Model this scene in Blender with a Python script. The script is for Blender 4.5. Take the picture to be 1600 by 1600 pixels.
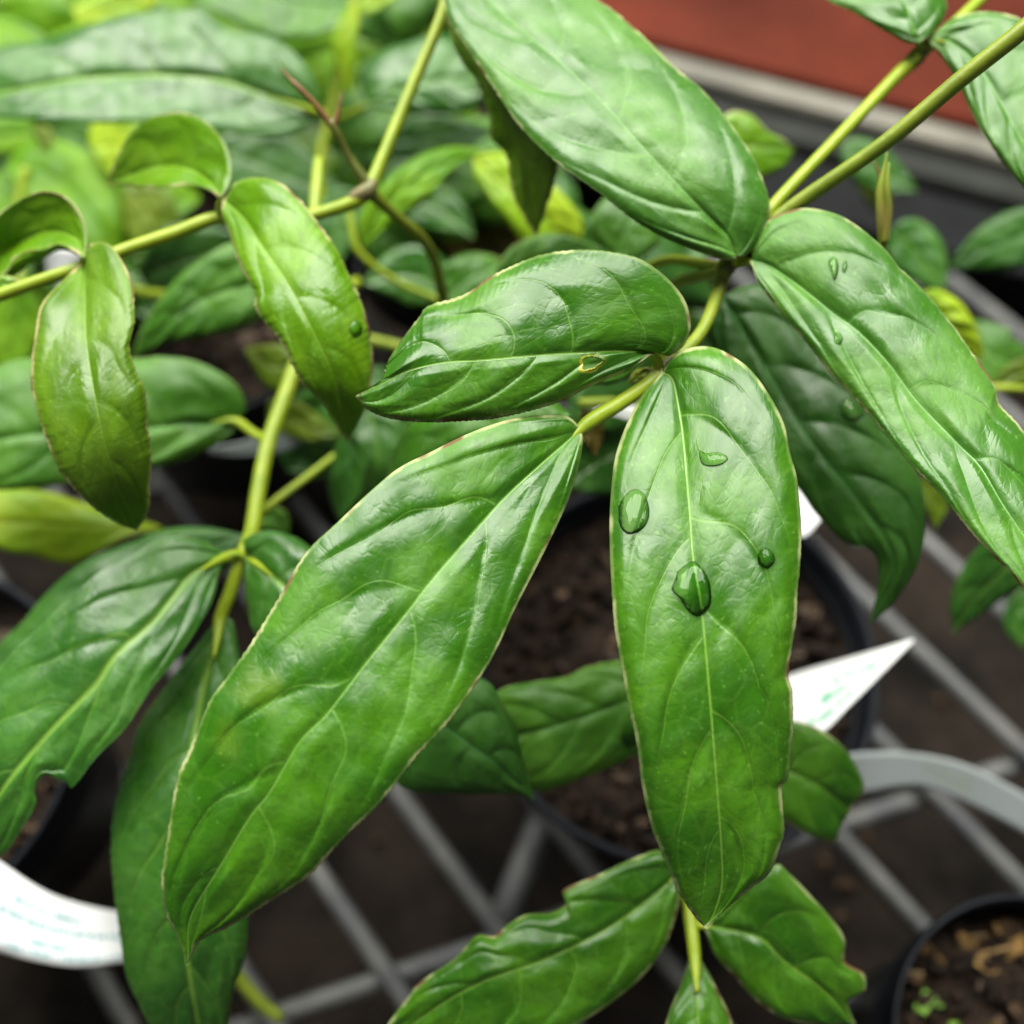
import bpy, bmesh, math, random
import numpy as np
from mathutils import Vector, Matrix

random.seed(7)
rng = np.random.default_rng(7)
for o in list(bpy.data.objects):
    bpy.data.objects.remove(o)
sc = bpy.context.scene
COL = sc.collection

# ------------------------------------------------------------------ camera
FPX, CAMH, PITCH = 1604.0, 0.44, math.radians(63)
C = np.array([0, 0, CAMH])
F = np.array([0, math.cos(PITCH), -math.sin(PITCH)])
U = np.array([0, math.sin(PITCH), math.cos(PITCH)])
R = np.array([1.0, 0, 0])
cam = bpy.data.cameras.new('camera')
cam.sensor_width = 36
cam.lens = 36 * FPX / 1600
cam.clip_start, cam.clip_end = 0.005, 50
cam.dof.use_dof = True
cam.dof.focus_distance = 0.204
cam.dof.aperture_fstop = 6.1
co = bpy.data.objects.new('camera', cam)
COL.objects.link(co)
co.location = C
co.rotation_euler = (math.pi / 2 - PITCH, 0, 0)
sc.camera = co

# ------------------------------------------------------------------ light: diffuse greenhouse daylight
w = bpy.data.worlds.new('World')
sc.world = w
w.use_nodes = True
bg = w.node_tree.nodes['Background']
bg.inputs[0].default_value = (1.0, 1.0, 0.95, 1)
bg.inputs[1].default_value = 0.09

def area(name, loc, target, sx, sy, power, col=(1, 1, 1)):
    l = bpy.data.lights.new(name, 'AREA')
    l.shape = 'RECTANGLE'
    l.size, l.size_y, l.energy, l.color = sx, sy, power, col
    o = bpy.data.objects.new(name, l)
    COL.objects.link(o)
    o.location = loc
    o.rotation_euler = (Vector(target) - Vector(loc)).to_track_quat('-Z', 'Y').to_euler()
    return o
# translucent roof panes overhead, seen as a row of bright panes in every water drop
for i in range(3):
    area('roof_pane_light', (-1.35 + i * 1.05, 1.42, 2.05), (-1.0 + i * 0.8, 0.35, 0), 0.92, 1.9, 50, (1.0, 0.99, 0.90))
sc.view_settings.view_transform = 'Standard'
sc.view_settings.look = 'None'
sc.view_settings.exposure = 0.47
sc.view_settings.gamma = 1
sc.render.engine = 'CYCLES'
sc.cycles.max_bounces = 5
sc.cycles.diffuse_bounces = 2
sc.cycles.glossy_bounces = 2
sc.cycles.use_adaptive_sampling = True
sc.cycles.adaptive_threshold = 0.03
sc.cycles.transmission_bounces = 4
sc.cycles.transparent_max_bounces = 8
sc.render.resolution_x = sc.render.resolution_y = 1024

# ------------------------------------------------------------------ helpers
def P(px, py, d):
    """world point of an image point (1600 px frame) at view depth d (metres)"""
    px, py, d = np.asarray(px, float), np.asarray(py, float), np.asarray(d, float)
    ray = F + R * ((px - 800) / FPX)[..., None] - U * ((py - 800) / FPX)[..., None]
    return C + ray * d[..., None]
def Z(px, py, z=0.0):
    """world point of an image point on the horizontal plane z"""
    ray = F + R * (px - 800) / FPX - U * (py - 800) / FPX
    return C + ray * (z - CAMH) / ray[2]
def depth_of(p):
    return float((np.asarray(p) - C) @ F)

def tag(o, label=None, cat=None, group=None, kind=None):
    if label: o['label'] = label
    if cat: o['category'] = cat
    if group: o['group'] = group
    if kind: o['kind'] = kind
    return o
def empty(name, loc, label, cat, group=None):
    o = bpy.data.objects.new(name, None)
    o.empty_display_size = 0.01
    COL.objects.link(o)
    o.location = loc
    return tag(o, label, cat, group)
def put(name, me, mat, parent=None):
    o = bpy.data.objects.new(name, me)
    COL.objects.link(o)
    if mat is not None and not me.materials: me.materials.append(mat)
    if parent is not None:
        o.parent = parent
        base = parent
        off = Vector((0, 0, 0))
        while base is not None:
            off += Vector(base.location)
            base = base.parent
        o.location = -off
    return o
def mesh(name, V, Fc, smooth=True):
    me = bpy.data.meshes.new(name)
    me.from_pydata([tuple(map(float, v)) for v in V], [], Fc)
    if smooth: me.polygons.foreach_set('use_smooth', [True] * len(me.polygons))
    me.update()
    return me
def spline(pts, n, per_arc=True):
    """Catmull-Rom through pts, resampled to n points evenly by arc length of the first two coordinates"""
    p = np.array(pts, float)
    if len(p) == 2:
        t = np.linspace(0, 1, n)[:, None]
        return p[0] * (1 - t) + p[1] * t
    q = np.vstack([2 * p[0] - p[1], p, 2 * p[-1] - p[-2]])
    out = []
    m = 24
    for i in range(len(p) - 1):
        a, b, c, d = q[i:i + 4]
        t = np.linspace(0, 1, m, endpoint=False)[:, None]
        out.append(0.5 * (2 * b + (c - a) * t + (2 * a - 5 * b + 4 * c - d) * t**2 + (3 * b - a - 3 * c + d) * t**3))
    out = np.vstack(out + [p[-1:]])
    s = np.r_[0, np.cumsum(np.linalg.norm(np.diff(out[:, :2], axis=0), axis=1))]
    k = np.linspace(0, s[-1], n)
    return np.stack([np.interp(k, s, out[:, j]) for j in range(out.shape[1])], 1)

# ------------------------------------------------------------------ materials
class NT:
    def __init__(s, name):
        s.m = bpy.data.materials.new(name)
        s.m.use_nodes = True
        s.t = s.m.node_tree
        s.b = s.t.nodes['Principled BSDF']
        s.out = s.t.nodes['Material Output']
    def n(s, kind, **kw):
        x = s.t.nodes.new(kind)
        for k, v in kw.items(): setattr(x, k, v)
        return x
    def l(s, a, b): s.t.links.new(a, b)
    def math(s, op, a, b=None, clamp=False):
        x = s.n('ShaderNodeMath', operation=op, use_clamp=clamp)
        for i, v in enumerate((a, b)):
            if v is None: continue
            if isinstance(v, (int, float)): x.inputs[i].default_value = v
            else: s.l(v, x.inputs[i])
        return x.outputs[0]
    def ramp(s, v, a, b, lo=0.0, hi=1.0):
        x = s.n('ShaderNodeMapRange', interpolation_type='SMOOTHSTEP')
        s.l(v, x.inputs[0])
        x.inputs[1].default_value, x.inputs[2].default_value = a, b
        x.inputs[3].default_value, x.inputs[4].default_value = lo, hi
        return x.outputs[0]
    def mix(s, f, a, b):
        x = s.n('ShaderNodeMix', data_type='RGBA')
        for i, v in ((0, f), (6, a), (7, b)):
            if isinstance(v, (int, float)): x.inputs[i].default_value = v
            elif isinstance(v, tuple): x.inputs[i].default_value = (*v[:3], 1)
            else: s.l(v, x.inputs[i])
        return x.outputs[2]
    def noise(s, vec, scale, detail=3, rough=0.55):
        x = s.n('ShaderNodeTexNoise')
        if vec is not None: s.l(vec, x.inputs[0])
        x.inputs['Scale'].default_value, x.inputs['Detail'].default_value, x.inputs['Roughness'].default_value = scale, detail, rough
        return x.outputs[0]
    def bump(s, h, strength, dist, normal=None):
        x = s.n('ShaderNodeBump')
        x.inputs['Strength'].default_value, x.inputs['Distance'].default_value = strength, dist
        s.l(h, x.inputs['Height'])
        if normal is not None: s.l(normal, x.inputs['Normal'])
        return x.outputs[0]

def leaf_material(name, base, light, vein, margin, rough=0.36, trans=0.16, mw=0.45, vs=0.6, yellow=0.0, spec=0.62, cells=1.0):
    """lf = (vein phase, mm from midrib, mm from margin), luv = position on the blade in mm"""
    g = NT(name)
    a = g.n('ShaderNodeAttribute', attribute_name='lf')
    uvn = g.n('ShaderNodeAttribute', attribute_name='luv')
    uv = uvn.outputs['Vector']
    uvw = g.n('ShaderNodeAttribute', attribute_name='luw')
    sp = g.n('ShaderNodeSeparateXYZ'); g.l(a.outputs['Vector'], sp.inputs[0])
    ph, dm, de = sp.outputs
    pa = g.n('ShaderNodeAttribute', attribute_name='pat')
    sq = g.n('ShaderNodeSeparateXYZ'); g.l(pa.outputs['Vector'], sq.inputs[0])
    big, med, blot = sq.outputs
    ph2 = ph
    d = g.math('ABSOLUTE', g.math('SUBTRACT', ph2, g.math('ROUND', ph2)))
    line = g.ramp(d, 0.006, 0.022, 1, 0)
    line = g.math('MULTIPLY', line, g.ramp(de, 1.0, 6.0))
    mid = g.ramp(dm, 0.12, 0.38, 1, 0)
    veins = g.math('MAXIMUM', mid, g.math('MULTIPLY', line, vs))
    col = g.mix(g.ramp(big, -0.9, 0.9), base, light)
    fine = g.noise(uv, 0.6, 2)
    dk = tuple(c * 0.72 for c in base)
    col = g.mix(g.math('MULTIPLY', g.ramp(fine, 0.45, 0.75), 0.45), col, dk)
    # fine net of veinlets
    vor = g.n('ShaderNodeTexVoronoi', feature='DISTANCE_TO_EDGE')
    g.l(uvw.outputs['Vector'], vor.inputs['Vector']); vor.inputs['Scale'].default_value = 0.16
    net = g.ramp(vor.outputs['Distance'], 0.0, 0.09, 1, 0)
    col = g.mix(g.math('MULTIPLY', net, 0.09), col, vein)
    fl = g.ramp(g.noise(uv, 1.15, 0), 0.76, 0.80)
    col = g.mix(g.math('MULTIPLY', fl, 0.35), col, tuple(min(1, c * 1.7 + 0.05) for c in light))
    col = g.mix(g.math('MULTIPLY', blot, 1.0), col, (0.22, 0.32, 0.010))
    col = g.mix(g.math('MULTIPLY', veins, 0.75), col, vein)
    eb = fine
    edge = g.math('MULTIPLY', g.ramp(g.math('ADD', med, g.math('MULTIPLY', big, 0.7)), -1.0, 1.2, 0.18, 0.95), g.ramp(g.math('ADD', de, g.math('MULTIPLY', g.math('SUBTRACT', eb, 0.5), 0.7)), mw * 0.40, mw, 1, 0))
    col = g.mix(edge, col, g.mix(g.ramp(g.math('ADD', big, g.math('MULTIPLY', med, 0.8)), 1.0, 2.4), margin, (0.16, 0.075, 0.025)))
    tint = g.n('ShaderNodeAttribute', attribute_name='ring')
    col = g.mix(tint.outputs['Fac'], col, (0.55, 0.50, 0.06))
    b = g.b
    g.l(col, b.inputs['Base Color'])
    r = g.math('ADD', g.math('MULTIPLY', g.math('ADD', big, med), 0.05), rough)
    r = g.math('ADD', r, g.math('MULTIPLY', edge, 0.25))
    g.l(r, b.inputs['Roughness'])
    b.inputs['Specular IOR Level'].default_value = spec
    # relief: net grooves, vein grooves, skin grain
    h = g.math('MULTIPLY', g.ramp(vor.outputs['Distance'], 0.0, 0.32), 0.60)
    vo2 = g.n('ShaderNodeTexVoronoi', feature='DISTANCE_TO_EDGE'); g.l(uvw.outputs['Vector'], vo2.inputs['Vector']); vo2.inputs['Scale'].default_value = 0.52
    h = g.math('ADD', h, g.math('MULTIPLY', g.ramp(vo2.outputs['Distance'], 0.0, 0.22), 0.30))
    h = g.math('ADD', h, g.math('MULTIPLY', fine, 0.55))
    h = g.math('SUBTRACT', h, g.math('MULTIPLY', veins, 0.9))
    nb = g.bump(h, 0.6, 0.00011 * cells)
    g.l(nb, b.inputs['Normal'])
    tr = g.n('ShaderNodeBsdfTranslucent')
    tc = g.mix(0.5, col, tuple(min(1, c * 1.3) for c in light))
    g.l(tc, tr.inputs['Color'])
    mx = g.n('ShaderNodeMixShader'); mx.inputs[0].default_value = trans
    g.l(b.outputs[0], mx.inputs[1]); g.l(tr.outputs[0], mx.inputs[2])
    g.l(mx.outputs[0], g.out.inputs[0])
    return g.m

CREAM = (0.42, 0.47, 0.20)
M = {}
M['hero'] = leaf_material('leaf_green', (0.029, 0.130, 0.002), (0.062, 0.205, 0.003), (0.20, 0.40, 0.05), CREAM, 0.38, 0.12, 0.92, 0.50, 0.0)
M['heroy'] = leaf_material('leaf_green_yellow_blotched', (0.029, 0.130, 0.002), (0.062, 0.205, 0.003), (0.17, 0.38, 0.05), CREAM, 0.38, 0.12, 0.75, 0.50, 0.0)
M['pale'] = leaf_material('leaf_pale_sheen', (0.046, 0.165, 0.010), (0.082, 0.235, 0.017), (0.15, 0.36, 0.07), (0.42, 0.46, 0.20), 0.44, 0.12, 0.60, 0.40, 0.0, spec=0.62)
M['lime'] = leaf_material('leaf_lime', (0.115, 0.285, 0.003), (0.175, 0.38, 0.005), (0.24, 0.44, 0.03), (0.60, 0.54, 0.26), 0.38, 0.26, 0.75, 0.25, 0.0)
M['limeolive'] = leaf_material('leaf_lime_olive', (0.080, 0.190, 0.002), (0.125, 0.262, 0.004), (0.18, 0.34, 0.025), (0.58, 0.50, 0.22), 0.40, 0.16, 0.70, 0.25, 0.0)
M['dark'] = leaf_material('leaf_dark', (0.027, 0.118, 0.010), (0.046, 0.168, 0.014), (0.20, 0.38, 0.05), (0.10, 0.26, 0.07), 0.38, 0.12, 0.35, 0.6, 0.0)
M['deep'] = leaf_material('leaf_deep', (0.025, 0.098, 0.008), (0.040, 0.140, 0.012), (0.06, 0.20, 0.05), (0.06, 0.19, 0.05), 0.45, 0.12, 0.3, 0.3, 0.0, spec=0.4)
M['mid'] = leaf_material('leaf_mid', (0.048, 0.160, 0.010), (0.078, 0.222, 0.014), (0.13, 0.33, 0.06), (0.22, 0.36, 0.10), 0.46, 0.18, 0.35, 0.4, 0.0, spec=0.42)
M['fresh'] = leaf_material('leaf_fresh', (0.100, 0.260, 0.006), (0.165, 0.345, 0.010), (0.15, 0.36, 0.05), (0.25, 0.36, 0.09), 0.42, 0.22, 0.35, 0.35, 0.0, spec=0.2)
M['yellow'] = leaf_material('leaf_yellow', (0.26, 0.46, 0.012), (0.42, 0.60, 0.020), (0.48, 0.50, 0.05), (0.45, 0.45, 0.06), 0.42, 0.28, 0.3, 0.4, 0.0, spec=0.3)
M['olive'] = leaf_material('leaf_olive', (0.10, 0.17, 0.008), (0.16, 0.24, 0.012), (0.22, 0.28, 0.03), (0.26, 0.22, 0.06), 0.45, 0.2, 0.3, 0.4, 0.0, spec=0.3)
M['brown'] = leaf_material('leaf_brown', (0.09, 0.07, 0.010), (0.13, 0.10, 0.014), (0.18, 0.15, 0.03), (0.2, 0.12, 0.04), 0.5, 0.2, 0.4, 0.3, 0.0, spec=0.3)

def stem_material(name, c1, c2):
    g = NT(name)
    tc = g.n('ShaderNodeTexCoord')
    n1 = g.noise(tc.outputs['Object'], 160, 3)
    col = g.mix(g.ramp(n1, 0.3, 0.7), c1, c2)
    sp_ = g.ramp(g.noise(tc.outputs['Object'], 900, 2), 0.62, 0.72)
    col = g.mix(g.math('MULTIPLY', sp_, 0.25), col, (0.35, 0.28, 0.12))
    g.l(col, g.b.inputs['Base Color'])
    g.b.inputs['Roughness'].default_value = 0.42
    g.l(g.bump(g.noise(tc.outputs['Object'], 700, 3), 0.4, 0.0002), g.b.inputs['Normal'])
    return g.m
M['stem'] = stem_material('stem_yellow_green', (0.25, 0.36, 0.012), (0.34, 0.44, 0.020))
M['stem_old'] = stem_material('stem_olive', (0.17, 0.24, 0.014), (0.24, 0.31, 0.022))
M['stem_dark'] = stem_material('stem_brownish', (0.10, 0.11, 0.02), (0.13, 0.16, 0.025))
M['bud_red'] = stem_material('bud_russet', (0.16, 0.07, 0.025), (0.24, 0.13, 0.04))
M['bud'] = stem_material('bud_green', (0.20, 0.29, 0.02), (0.32, 0.29, 0.06))
M['node_dark'] = stem_material('node_olive_brown', (0.075, 0.11, 0.02), (0.15, 0.13, 0.05))
M['node'] = stem_material('node_pinkish', (0.14, 0.15, 0.04), (0.24, 0.19, 0.09))

def plain(name, col, rough, scale=60, var=0.3, bump=0.0, metallic=0, spec=0.5, col2=None):
    g = NT(name)
    tc = g.n('ShaderNodeTexCoord')
    n1 = g.noise(tc.outputs['Object'], scale, 5, 0.6)
    col = g.mix(g.ramp(n1, 0.32, 0.70), tuple(c * (1 - var) for c in col), col2 or tuple(min(1, c * (1 + var)) for c in col))
    g.l(col, g.b.inputs['Base Color'])
    g.l(g.math('ADD', g.math('MULTIPLY', g.noise(tc.outputs['Object'], scale * 2.3, 3), 0.25), rough - 0.12), g.b.inputs['Roughness'])
    g.b.inputs['Metallic'].default_value = metallic
    g.b.inputs['Specular IOR Level'].default_value = spec
    if bump: g.l(g.bump(g.noise(tc.outputs['Object'], scale * 1.5, 5, 0.65), 0.7, bump), g.b.inputs['Normal'])
    return g.m
M['wire'] = plain('galvanised_steel', (0.120, 0.126, 0.140), 0.55, 55, 0.35, 0.0003, 0.1, col2=(0.150, 0.150, 0.145))
M['ground'] = plain('dark_ground', (0.009, 0.0075, 0.0065), 0.9, 22, 0.6, 0.004, spec=0.2, col2=(0.028, 0.020, 0.015))
M['soil'] = plain('potting_soil', (0.012, 0.007, 0.0045), 0.9, 170, 0.6, 0.002, spec=0.3, col2=(0.028, 0.015, 0.008))
M['chip'] = plain('bark_chip', (0.060, 0.032, 0.013), 0.7, 300, 0.5, 0.0004)
M['litter'] = plain('dry_leaf_litter', (0.22, 0.13, 0.040), 0.6, 200, 0.45, 0.0004)
M['moss'] = plain('green_litter', (0.15, 0.30, 0.03), 0.6, 200, 0.4, 0.0004)
M['pot'] = plain('black_plastic', (0.010, 0.011, 0.013), 0.42, 60, 0.25, 0.0, spec=0.5)
M['pot_rim'] = plain('grey_black_plastic_lip', (0.011, 0.013, 0.018), 0.55, 60, 0.25, spec=0.15)
M['red'] = plain('red_brown_paint', (0.105, 0.020, 0.010), 0.8, 3.2, 0.5, 0.0006, spec=0.1)
M['cream'] = plain('pale_concrete', (0.19, 0.18, 0.15), 0.75, 14, 0.3, 0.001)
M['rail'] = plain('grey_painted_rail', (0.026, 0.028, 0.026), 0.7, 20, 0.25, spec=0.15)
M['rail_dark'] = plain('charcoal_rail', (0.007, 0.008, 0.009), 0.7, 20, 0.3, spec=0.12)
def label_material(name, ink, rows, scale, white=(0.88, 0.90, 0.92)):
    """white plastic with small rows of print; luv = position on the label in 0..1"""
    g = NT(name)
    a = g.n('ShaderNodeAttribute', attribute_name='luv')
    sp = g.n('ShaderNodeSeparateXYZ'); g.l(a.outputs['Vector'], sp.inputs[0])
    m = None
    for (y0, y1, x0, x1) in rows:
        t = g.math('MULTIPLY', g.math('GREATER_THAN', sp.outputs[1], y0), g.math('LESS_THAN', sp.outputs[1], y1))
        t = g.math('MULTIPLY', t, g.math('MULTIPLY', g.math('GREATER_THAN', sp.outputs[0], x0), g.math('LESS_THAN', sp.outputs[0], x1)))
        m = t if m is None else g.math('MAXIMUM', m, t)
    mp = g.n('ShaderNodeMapping'); g.l(a.outputs['Vector'], mp.inputs[0]); mp.inputs['Scale'].default_value = scale
    nz = g.n('ShaderNodeTexNoise'); g.l(mp.outputs[0], nz.inputs[0]); nz.inputs['Scale'].default_value = 1.0; nz.inputs['Detail'].default_value = 1
    k = g.math('MULTIPLY', m, g.ramp(nz.outputs[0], 0.40, 0.50)) if m is not None else 0.0
    col = g.mix(k, white, ink)
    g.l(col, g.b.inputs['Base Color'])
    g.b.inputs['Roughness'].default_value = 0.38
    return g.m
M['label_text'] = label_material('label_white_printed', (0.16, 0.38, 0.43), [(0.66, 0.74, 0.30, 0.62), (0.44, 0.53, 0.22, 0.80), (0.20, 0.27, 0.35, 0.55), (0.07, 0.13, 0.05, 0.9)], (60, 6, 1))
M['label_green'] = label_material('label_white_green_print', (0.16, 0.52, 0.33), [(0.38, 0.52, 0.25, 0.8), (0.6, 0.68, 0.35, 0.7), (0.16, 0.24, 0.15, 0.6)], (22, 5, 1))
M['label_plain'] = label_material('label_white_blank', (0.5, 0.5, 0.5), [], (1, 1, 1))
M['label_grey'] = label_material('label_shade_grey_translucent', (0.36, 0.42, 0.38), [(0.25, 0.75, 0.35, 0.55)], (6, 2, 1), (0.40, 0.44, 0.45))  # grey paints in the shade on a translucent grey-white label
def water_material(nm, tint):
    g = NT(nm)
    tp = g.n('ShaderNodeBsdfTransparent'); tp.inputs[0].default_value = tint  # green tint stands in for the leaf sheen lost under water
    gl = g.n('ShaderNodeBsdfGlossy'); gl.inputs['Roughness'].default_value = 0.04
    fr_ = g.n('ShaderNodeFresnel'); fr_.inputs[0].default_value = 1.36
    mx = g.n('ShaderNodeMixShader')
    g.l(fr_.outputs[0], mx.inputs[0]); g.l(tp.outputs[0], mx.inputs[1]); g.l(gl.outputs[0], mx.inputs[2])
    g.l(mx.outputs[0], g.out.inputs[0])
    return g.m
M['water'] = water_material('water', (0.72, 0.90, 0.55, 1))
M['film'] = water_material('water_film', (0.86, 0.96, 0.80, 1))

# ------------------------------------------------------------------ builders
LEAVES = {}
def smooth_noise(xy, wl, r, n=10):
    """sum of random waves of about wl mm"""
    out = np.zeros(xy.shape[:-1])
    for _ in range(n):
        k = 6.283 / (wl * (0.6 + 0.9 * r.random())); a = r.random() * 6.283; p = r.random() * 6.283
        out += np.cos(xy[..., 0] * k * math.cos(a) + xy[..., 1] * k * math.sin(a) + p)
    return out / math.sqrt(n / 2)
def leaf(parent, key, mid, left, right, depth, mat='mid', tl=0.0, tr=0.0, nu=110, nv=22, veins=6, amp=0.7, groove=0.5,
         teeth=None, hole=None, solid=True, wave=0.6, curl=1.4, k=(0.07, 0.14, 0.10), fold=0.0, label=None, name='leaf', midw=1.0, blotch=(), rough_relief=0.05):
    """blade from its midrib and its two margins: image outline + view depth of midrib (depth, metres along it);
    tl/tr: how much deeper (mm) each margin lies than the midrib (number or list along the blade)"""
    r = np.random.default_rng(abs(hash(key)) % 9999 if False else sum(ord(c) * (i + 3) for i, c in enumerate(key)))
    u = np.linspace(0, 1, nu)
    md, lf, rt = spline(mid, nu), spline(left, nu), spline(right, nu)
    dd = np.interp(u, np.linspace(0, 1, 60), spline(np.c_[np.linspace(0, 1, len(depth)), depth], 60)[:, 1]) if len(depth) > 2 else np.interp(u, np.linspace(0, 1, len(depth)), depth)
    half = np.r_[np.linspace(0, 0.06, 3), np.linspace(0.06, 0.93, nv)[1:], 0.955, 0.975, 0.99, 1.0]
    vs = np.r_[-half[::-1], half[1:]]
    def side(x):
        x = np.atleast_1d(np.array(x, float))
        return np.interp(u, np.linspace(0, 1, len(x)), x) * 1e-3
    TL, TR = side(tl), side(tr)
    if teeth:
        n, a, u0 = teeth
        for ed in (lf, rt):
            ph = (u * n + 0.15 * np.sin(u * 37 + r.random() * 6)) % 1
            out = ed - md
            ln = np.linalg.norm(out, axis=1, keepdims=True) + 1e-6
            ed += out / ln * ((1 - ph) * a * np.clip((u - u0) / 0.15, 0, 1) * np.clip((1 - u) / 0.03, 0, 1) * (0.6 + 0.8 * r.random(nu)))[:, None]
    nV = len(vs)
    px = np.zeros((nu, nV, 2)); D = np.zeros((nu, nV)); LF = np.zeros((nu, nV, 3)); UV = np.zeros((nu, nV, 3))
    seg = np.r_[0, np.cumsum(np.linalg.norm(np.diff(md, axis=0), axis=1))]
    mm = dd.mean() / FPX * 1000
    phL, phR = r.random() * 0.5, 0.5 + r.random() * 0.4
    w1, w2, w3 = r.random(3) * 6.28
    for j, v in enumerate(vs):
        ed, T = (lf, TL) if v < 0 else (rt, TR)
        av = abs(v)
        px[:, j] = md + (ed - md) * av
        hw = np.linalg.norm(ed - md, axis=1) * mm
        f = veins * (u - k[0] * av - k[1] * av**2 - k[2] * av**6) + (phL if v < 0 else phR)
        fr = f - np.floor(f)
        env = np.clip(av / 0.16, 0, 1) * np.clip((0.97 - av) / 0.30, 0, 1) * np.clip(u / 0.08, 0, 1) * np.clip((1 - u) / 0.12, 0, 1)
        fs = fr**1.45
        rel = (4 * fs * (1 - fs))**0.5 * env * amp * 0.86 * (1 + 0.3 * np.sin(u * 23 + v * 9 + w3))
        dmm = av * hw
        gro = 0.4 * groove * np.exp(-(dmm / 1.1)**2) * np.clip((1 - u) / 0.1, 0, 1)
        crl = curl * np.clip((av - 0.80) / 0.20, 0, 1)**2 * np.clip(u / 0.05, 0, 1)
        wv = wave * (np.sin(u * 9 + w1 + v * 1.5) * av**2 + 0.6 * np.sin(u * 17 + w2 - v * 2) * av**3)
        D[:, j] = dd + T * av**1.3 + (-rel + gro + crl + wv - fold * av) * 1e-3
        LF[:, j] = np.c_[f, dmm / (midw * (1.25 - 0.7 * u)), (1 - av) * hw]
        UV[:, j] = np.c_[seg * mm, v * hw, np.full(nu, 7.3 * (sum(map(ord, key)) % 17))]
    big = smooth_noise(UV[..., :2], 26, r); med = smooth_noise(UV[..., :2], 7, r)
    LF[..., 0] += 0.05 * smooth_noise(UV[..., :2], 18, r, 6)
    inner = np.clip(LF[..., 2] / 3.0, 0, 1) * np.clip(np.abs(UV[..., 1]) / 1.5, 0.2, 1)
    ridge = 1 - np.abs(smooth_noise(UV[..., :2], 11, r, 6))
    D = D - (rough_relief * med - 2.6 * rough_relief * np.clip(ridge - 0.55, 0, 1)) * 1e-3 * inner
    bl = np.zeros(D.shape)
    for (bx, by, br, bs) in blotch:
        bl = np.maximum(bl, bs * np.clip(1.15 - np.hypot(px[..., 0] - bx, px[..., 1] - by) / br + 0.22 * med, 0, 1)**1.3)
    PAT = np.stack([big, med, bl], -1)
    UW = UV.copy()
    UW[..., 0] += 0.35 * smooth_noise(UV[..., :2], 9, r, 6); UW[..., 1] += 0.35 * smooth_noise(UV[..., :2], 9, r, 6)
    W = P(px[..., 0], px[..., 1], D)
    idx = np.arange(nu * nV).reshape(nu, nV)
    flat = W.reshape(-1, 3)
    pf = px.reshape(-1, 2)
    dead = set()
    rg = np.zeros(len(flat))
    if hole is not None:
        hx, hy, ra, rb, ang = hole
        ca, sa = math.cos(ang), math.sin(ang)
        dx, dy = pf[:, 0] - hx, pf[:, 1] - hy
        ex, ey = (dx * ca + dy * sa) / ra, (-dx * sa + dy * ca) / rb
        th = np.arctan2(ey, ex)
        wob = 1 + 0.10 * np.sin(3 * th + 1) + 0.06 * np.sin(5 * th)
        rad = np.hypot(ex, ey) / wob
        rg = np.clip((1.42 - rad) / 0.25, 0, 1) * (0.55 + 0.45 * np.cos(th - 2.9)) 
        inside = rad < 0.86
        dead = set(np.nonzero(inside)[0].tolist())
        near = (rad >= 0.86) & (rad < 1.12)
        # pull the rim vertices onto the bite's edge
        s = 1.0 / np.maximum(rad, 1e-3)
        nx, ny = hx + dx * s, hy + dy * s
        dep = D.reshape(-1)
        flat[near] = P(nx[near], ny[near], dep[near])
    q = np.stack([idx[:-1, :-1], idx[1:, :-1], idx[1:, 1:], idx[:-1, 1:]], -1).reshape(-1, 4)
    a, b, c = flat[q[:, 0]], flat[q[:, 1]], flat[q[:, 2]]
    nrm = np.cross(b - a, c - a)
    if np.sum(nrm @ (-F)) < 0: q = q[:, ::-1]
    faces = [tuple(map(int, x)) for x in q if not (dead and any(int(i) in dead for i in x))]
    me = mesh('leaf', flat, faces)
    for nm, arr in (('lf', LF), ('luv', UV), ('luw', UW), ('pat', PAT)):
        at = me.attributes.new(nm, 'FLOAT_VECTOR', 'POINT')
        at.data.foreach_set('vector', arr.reshape(-1).astype(np.float32))
    at = me.attributes.new('ring', 'FLOAT', 'POINT')
    at.data.foreach_set('value', rg.astype(np.float32))
    if dead:
        bm = bmesh.new(); bm.from_mesh(me)
        bmesh.ops.delete(bm, geom=[v for v in bm.verts if not v.link_faces], context='VERTS')
        bm.to_mesh(me); bm.free()
    o = put(name, me, M[mat], parent)
    if solid:
        s = o.modifiers.new('thickness', 'SOLIDIFY')
        s.thickness = 0.00035; s.offset = -1
    LEAVES[key] = (pf, D.reshape(-1))
    if label: o['label'] = label
    return o
def sleaf(parent, key, mid, width, depth, mat='mid', tl=0.0, tr=0.0, shape=(0.75, 0.8), asym=1.0, **kw):
    """simple blade: midrib (image) + widest half width in px"""
    m = spline(mid, 40)
    t = np.gradient(m, axis=0); t /= np.linalg.norm(t, axis=1, keepdims=True) + 1e-9
    nrm = np.c_[t[:, 1], -t[:, 0]]
    u = np.linspace(0, 1, 40)
    prof = np.sin(np.pi * u**shape[0])**shape[1]
    prof[0] = prof[-1] = 0
    L = m + nrm * (prof * width)[:, None]
    Rr = m - nrm * (prof * width * asym)[:, None]
    kw.setdefault('nu', 60); kw.setdefault('nv', 12); kw.setdefault('amp', 0.4); kw.setdefault('solid', True)
    return leaf(parent, key, [tuple(x) for x in m[::3]] + [tuple(m[-1])], L[::2].tolist() + [m[-1].tolist()], Rr[::2].tolist() + [m[-1].tolist()], depth, mat, tl, tr, **kw)

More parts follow.
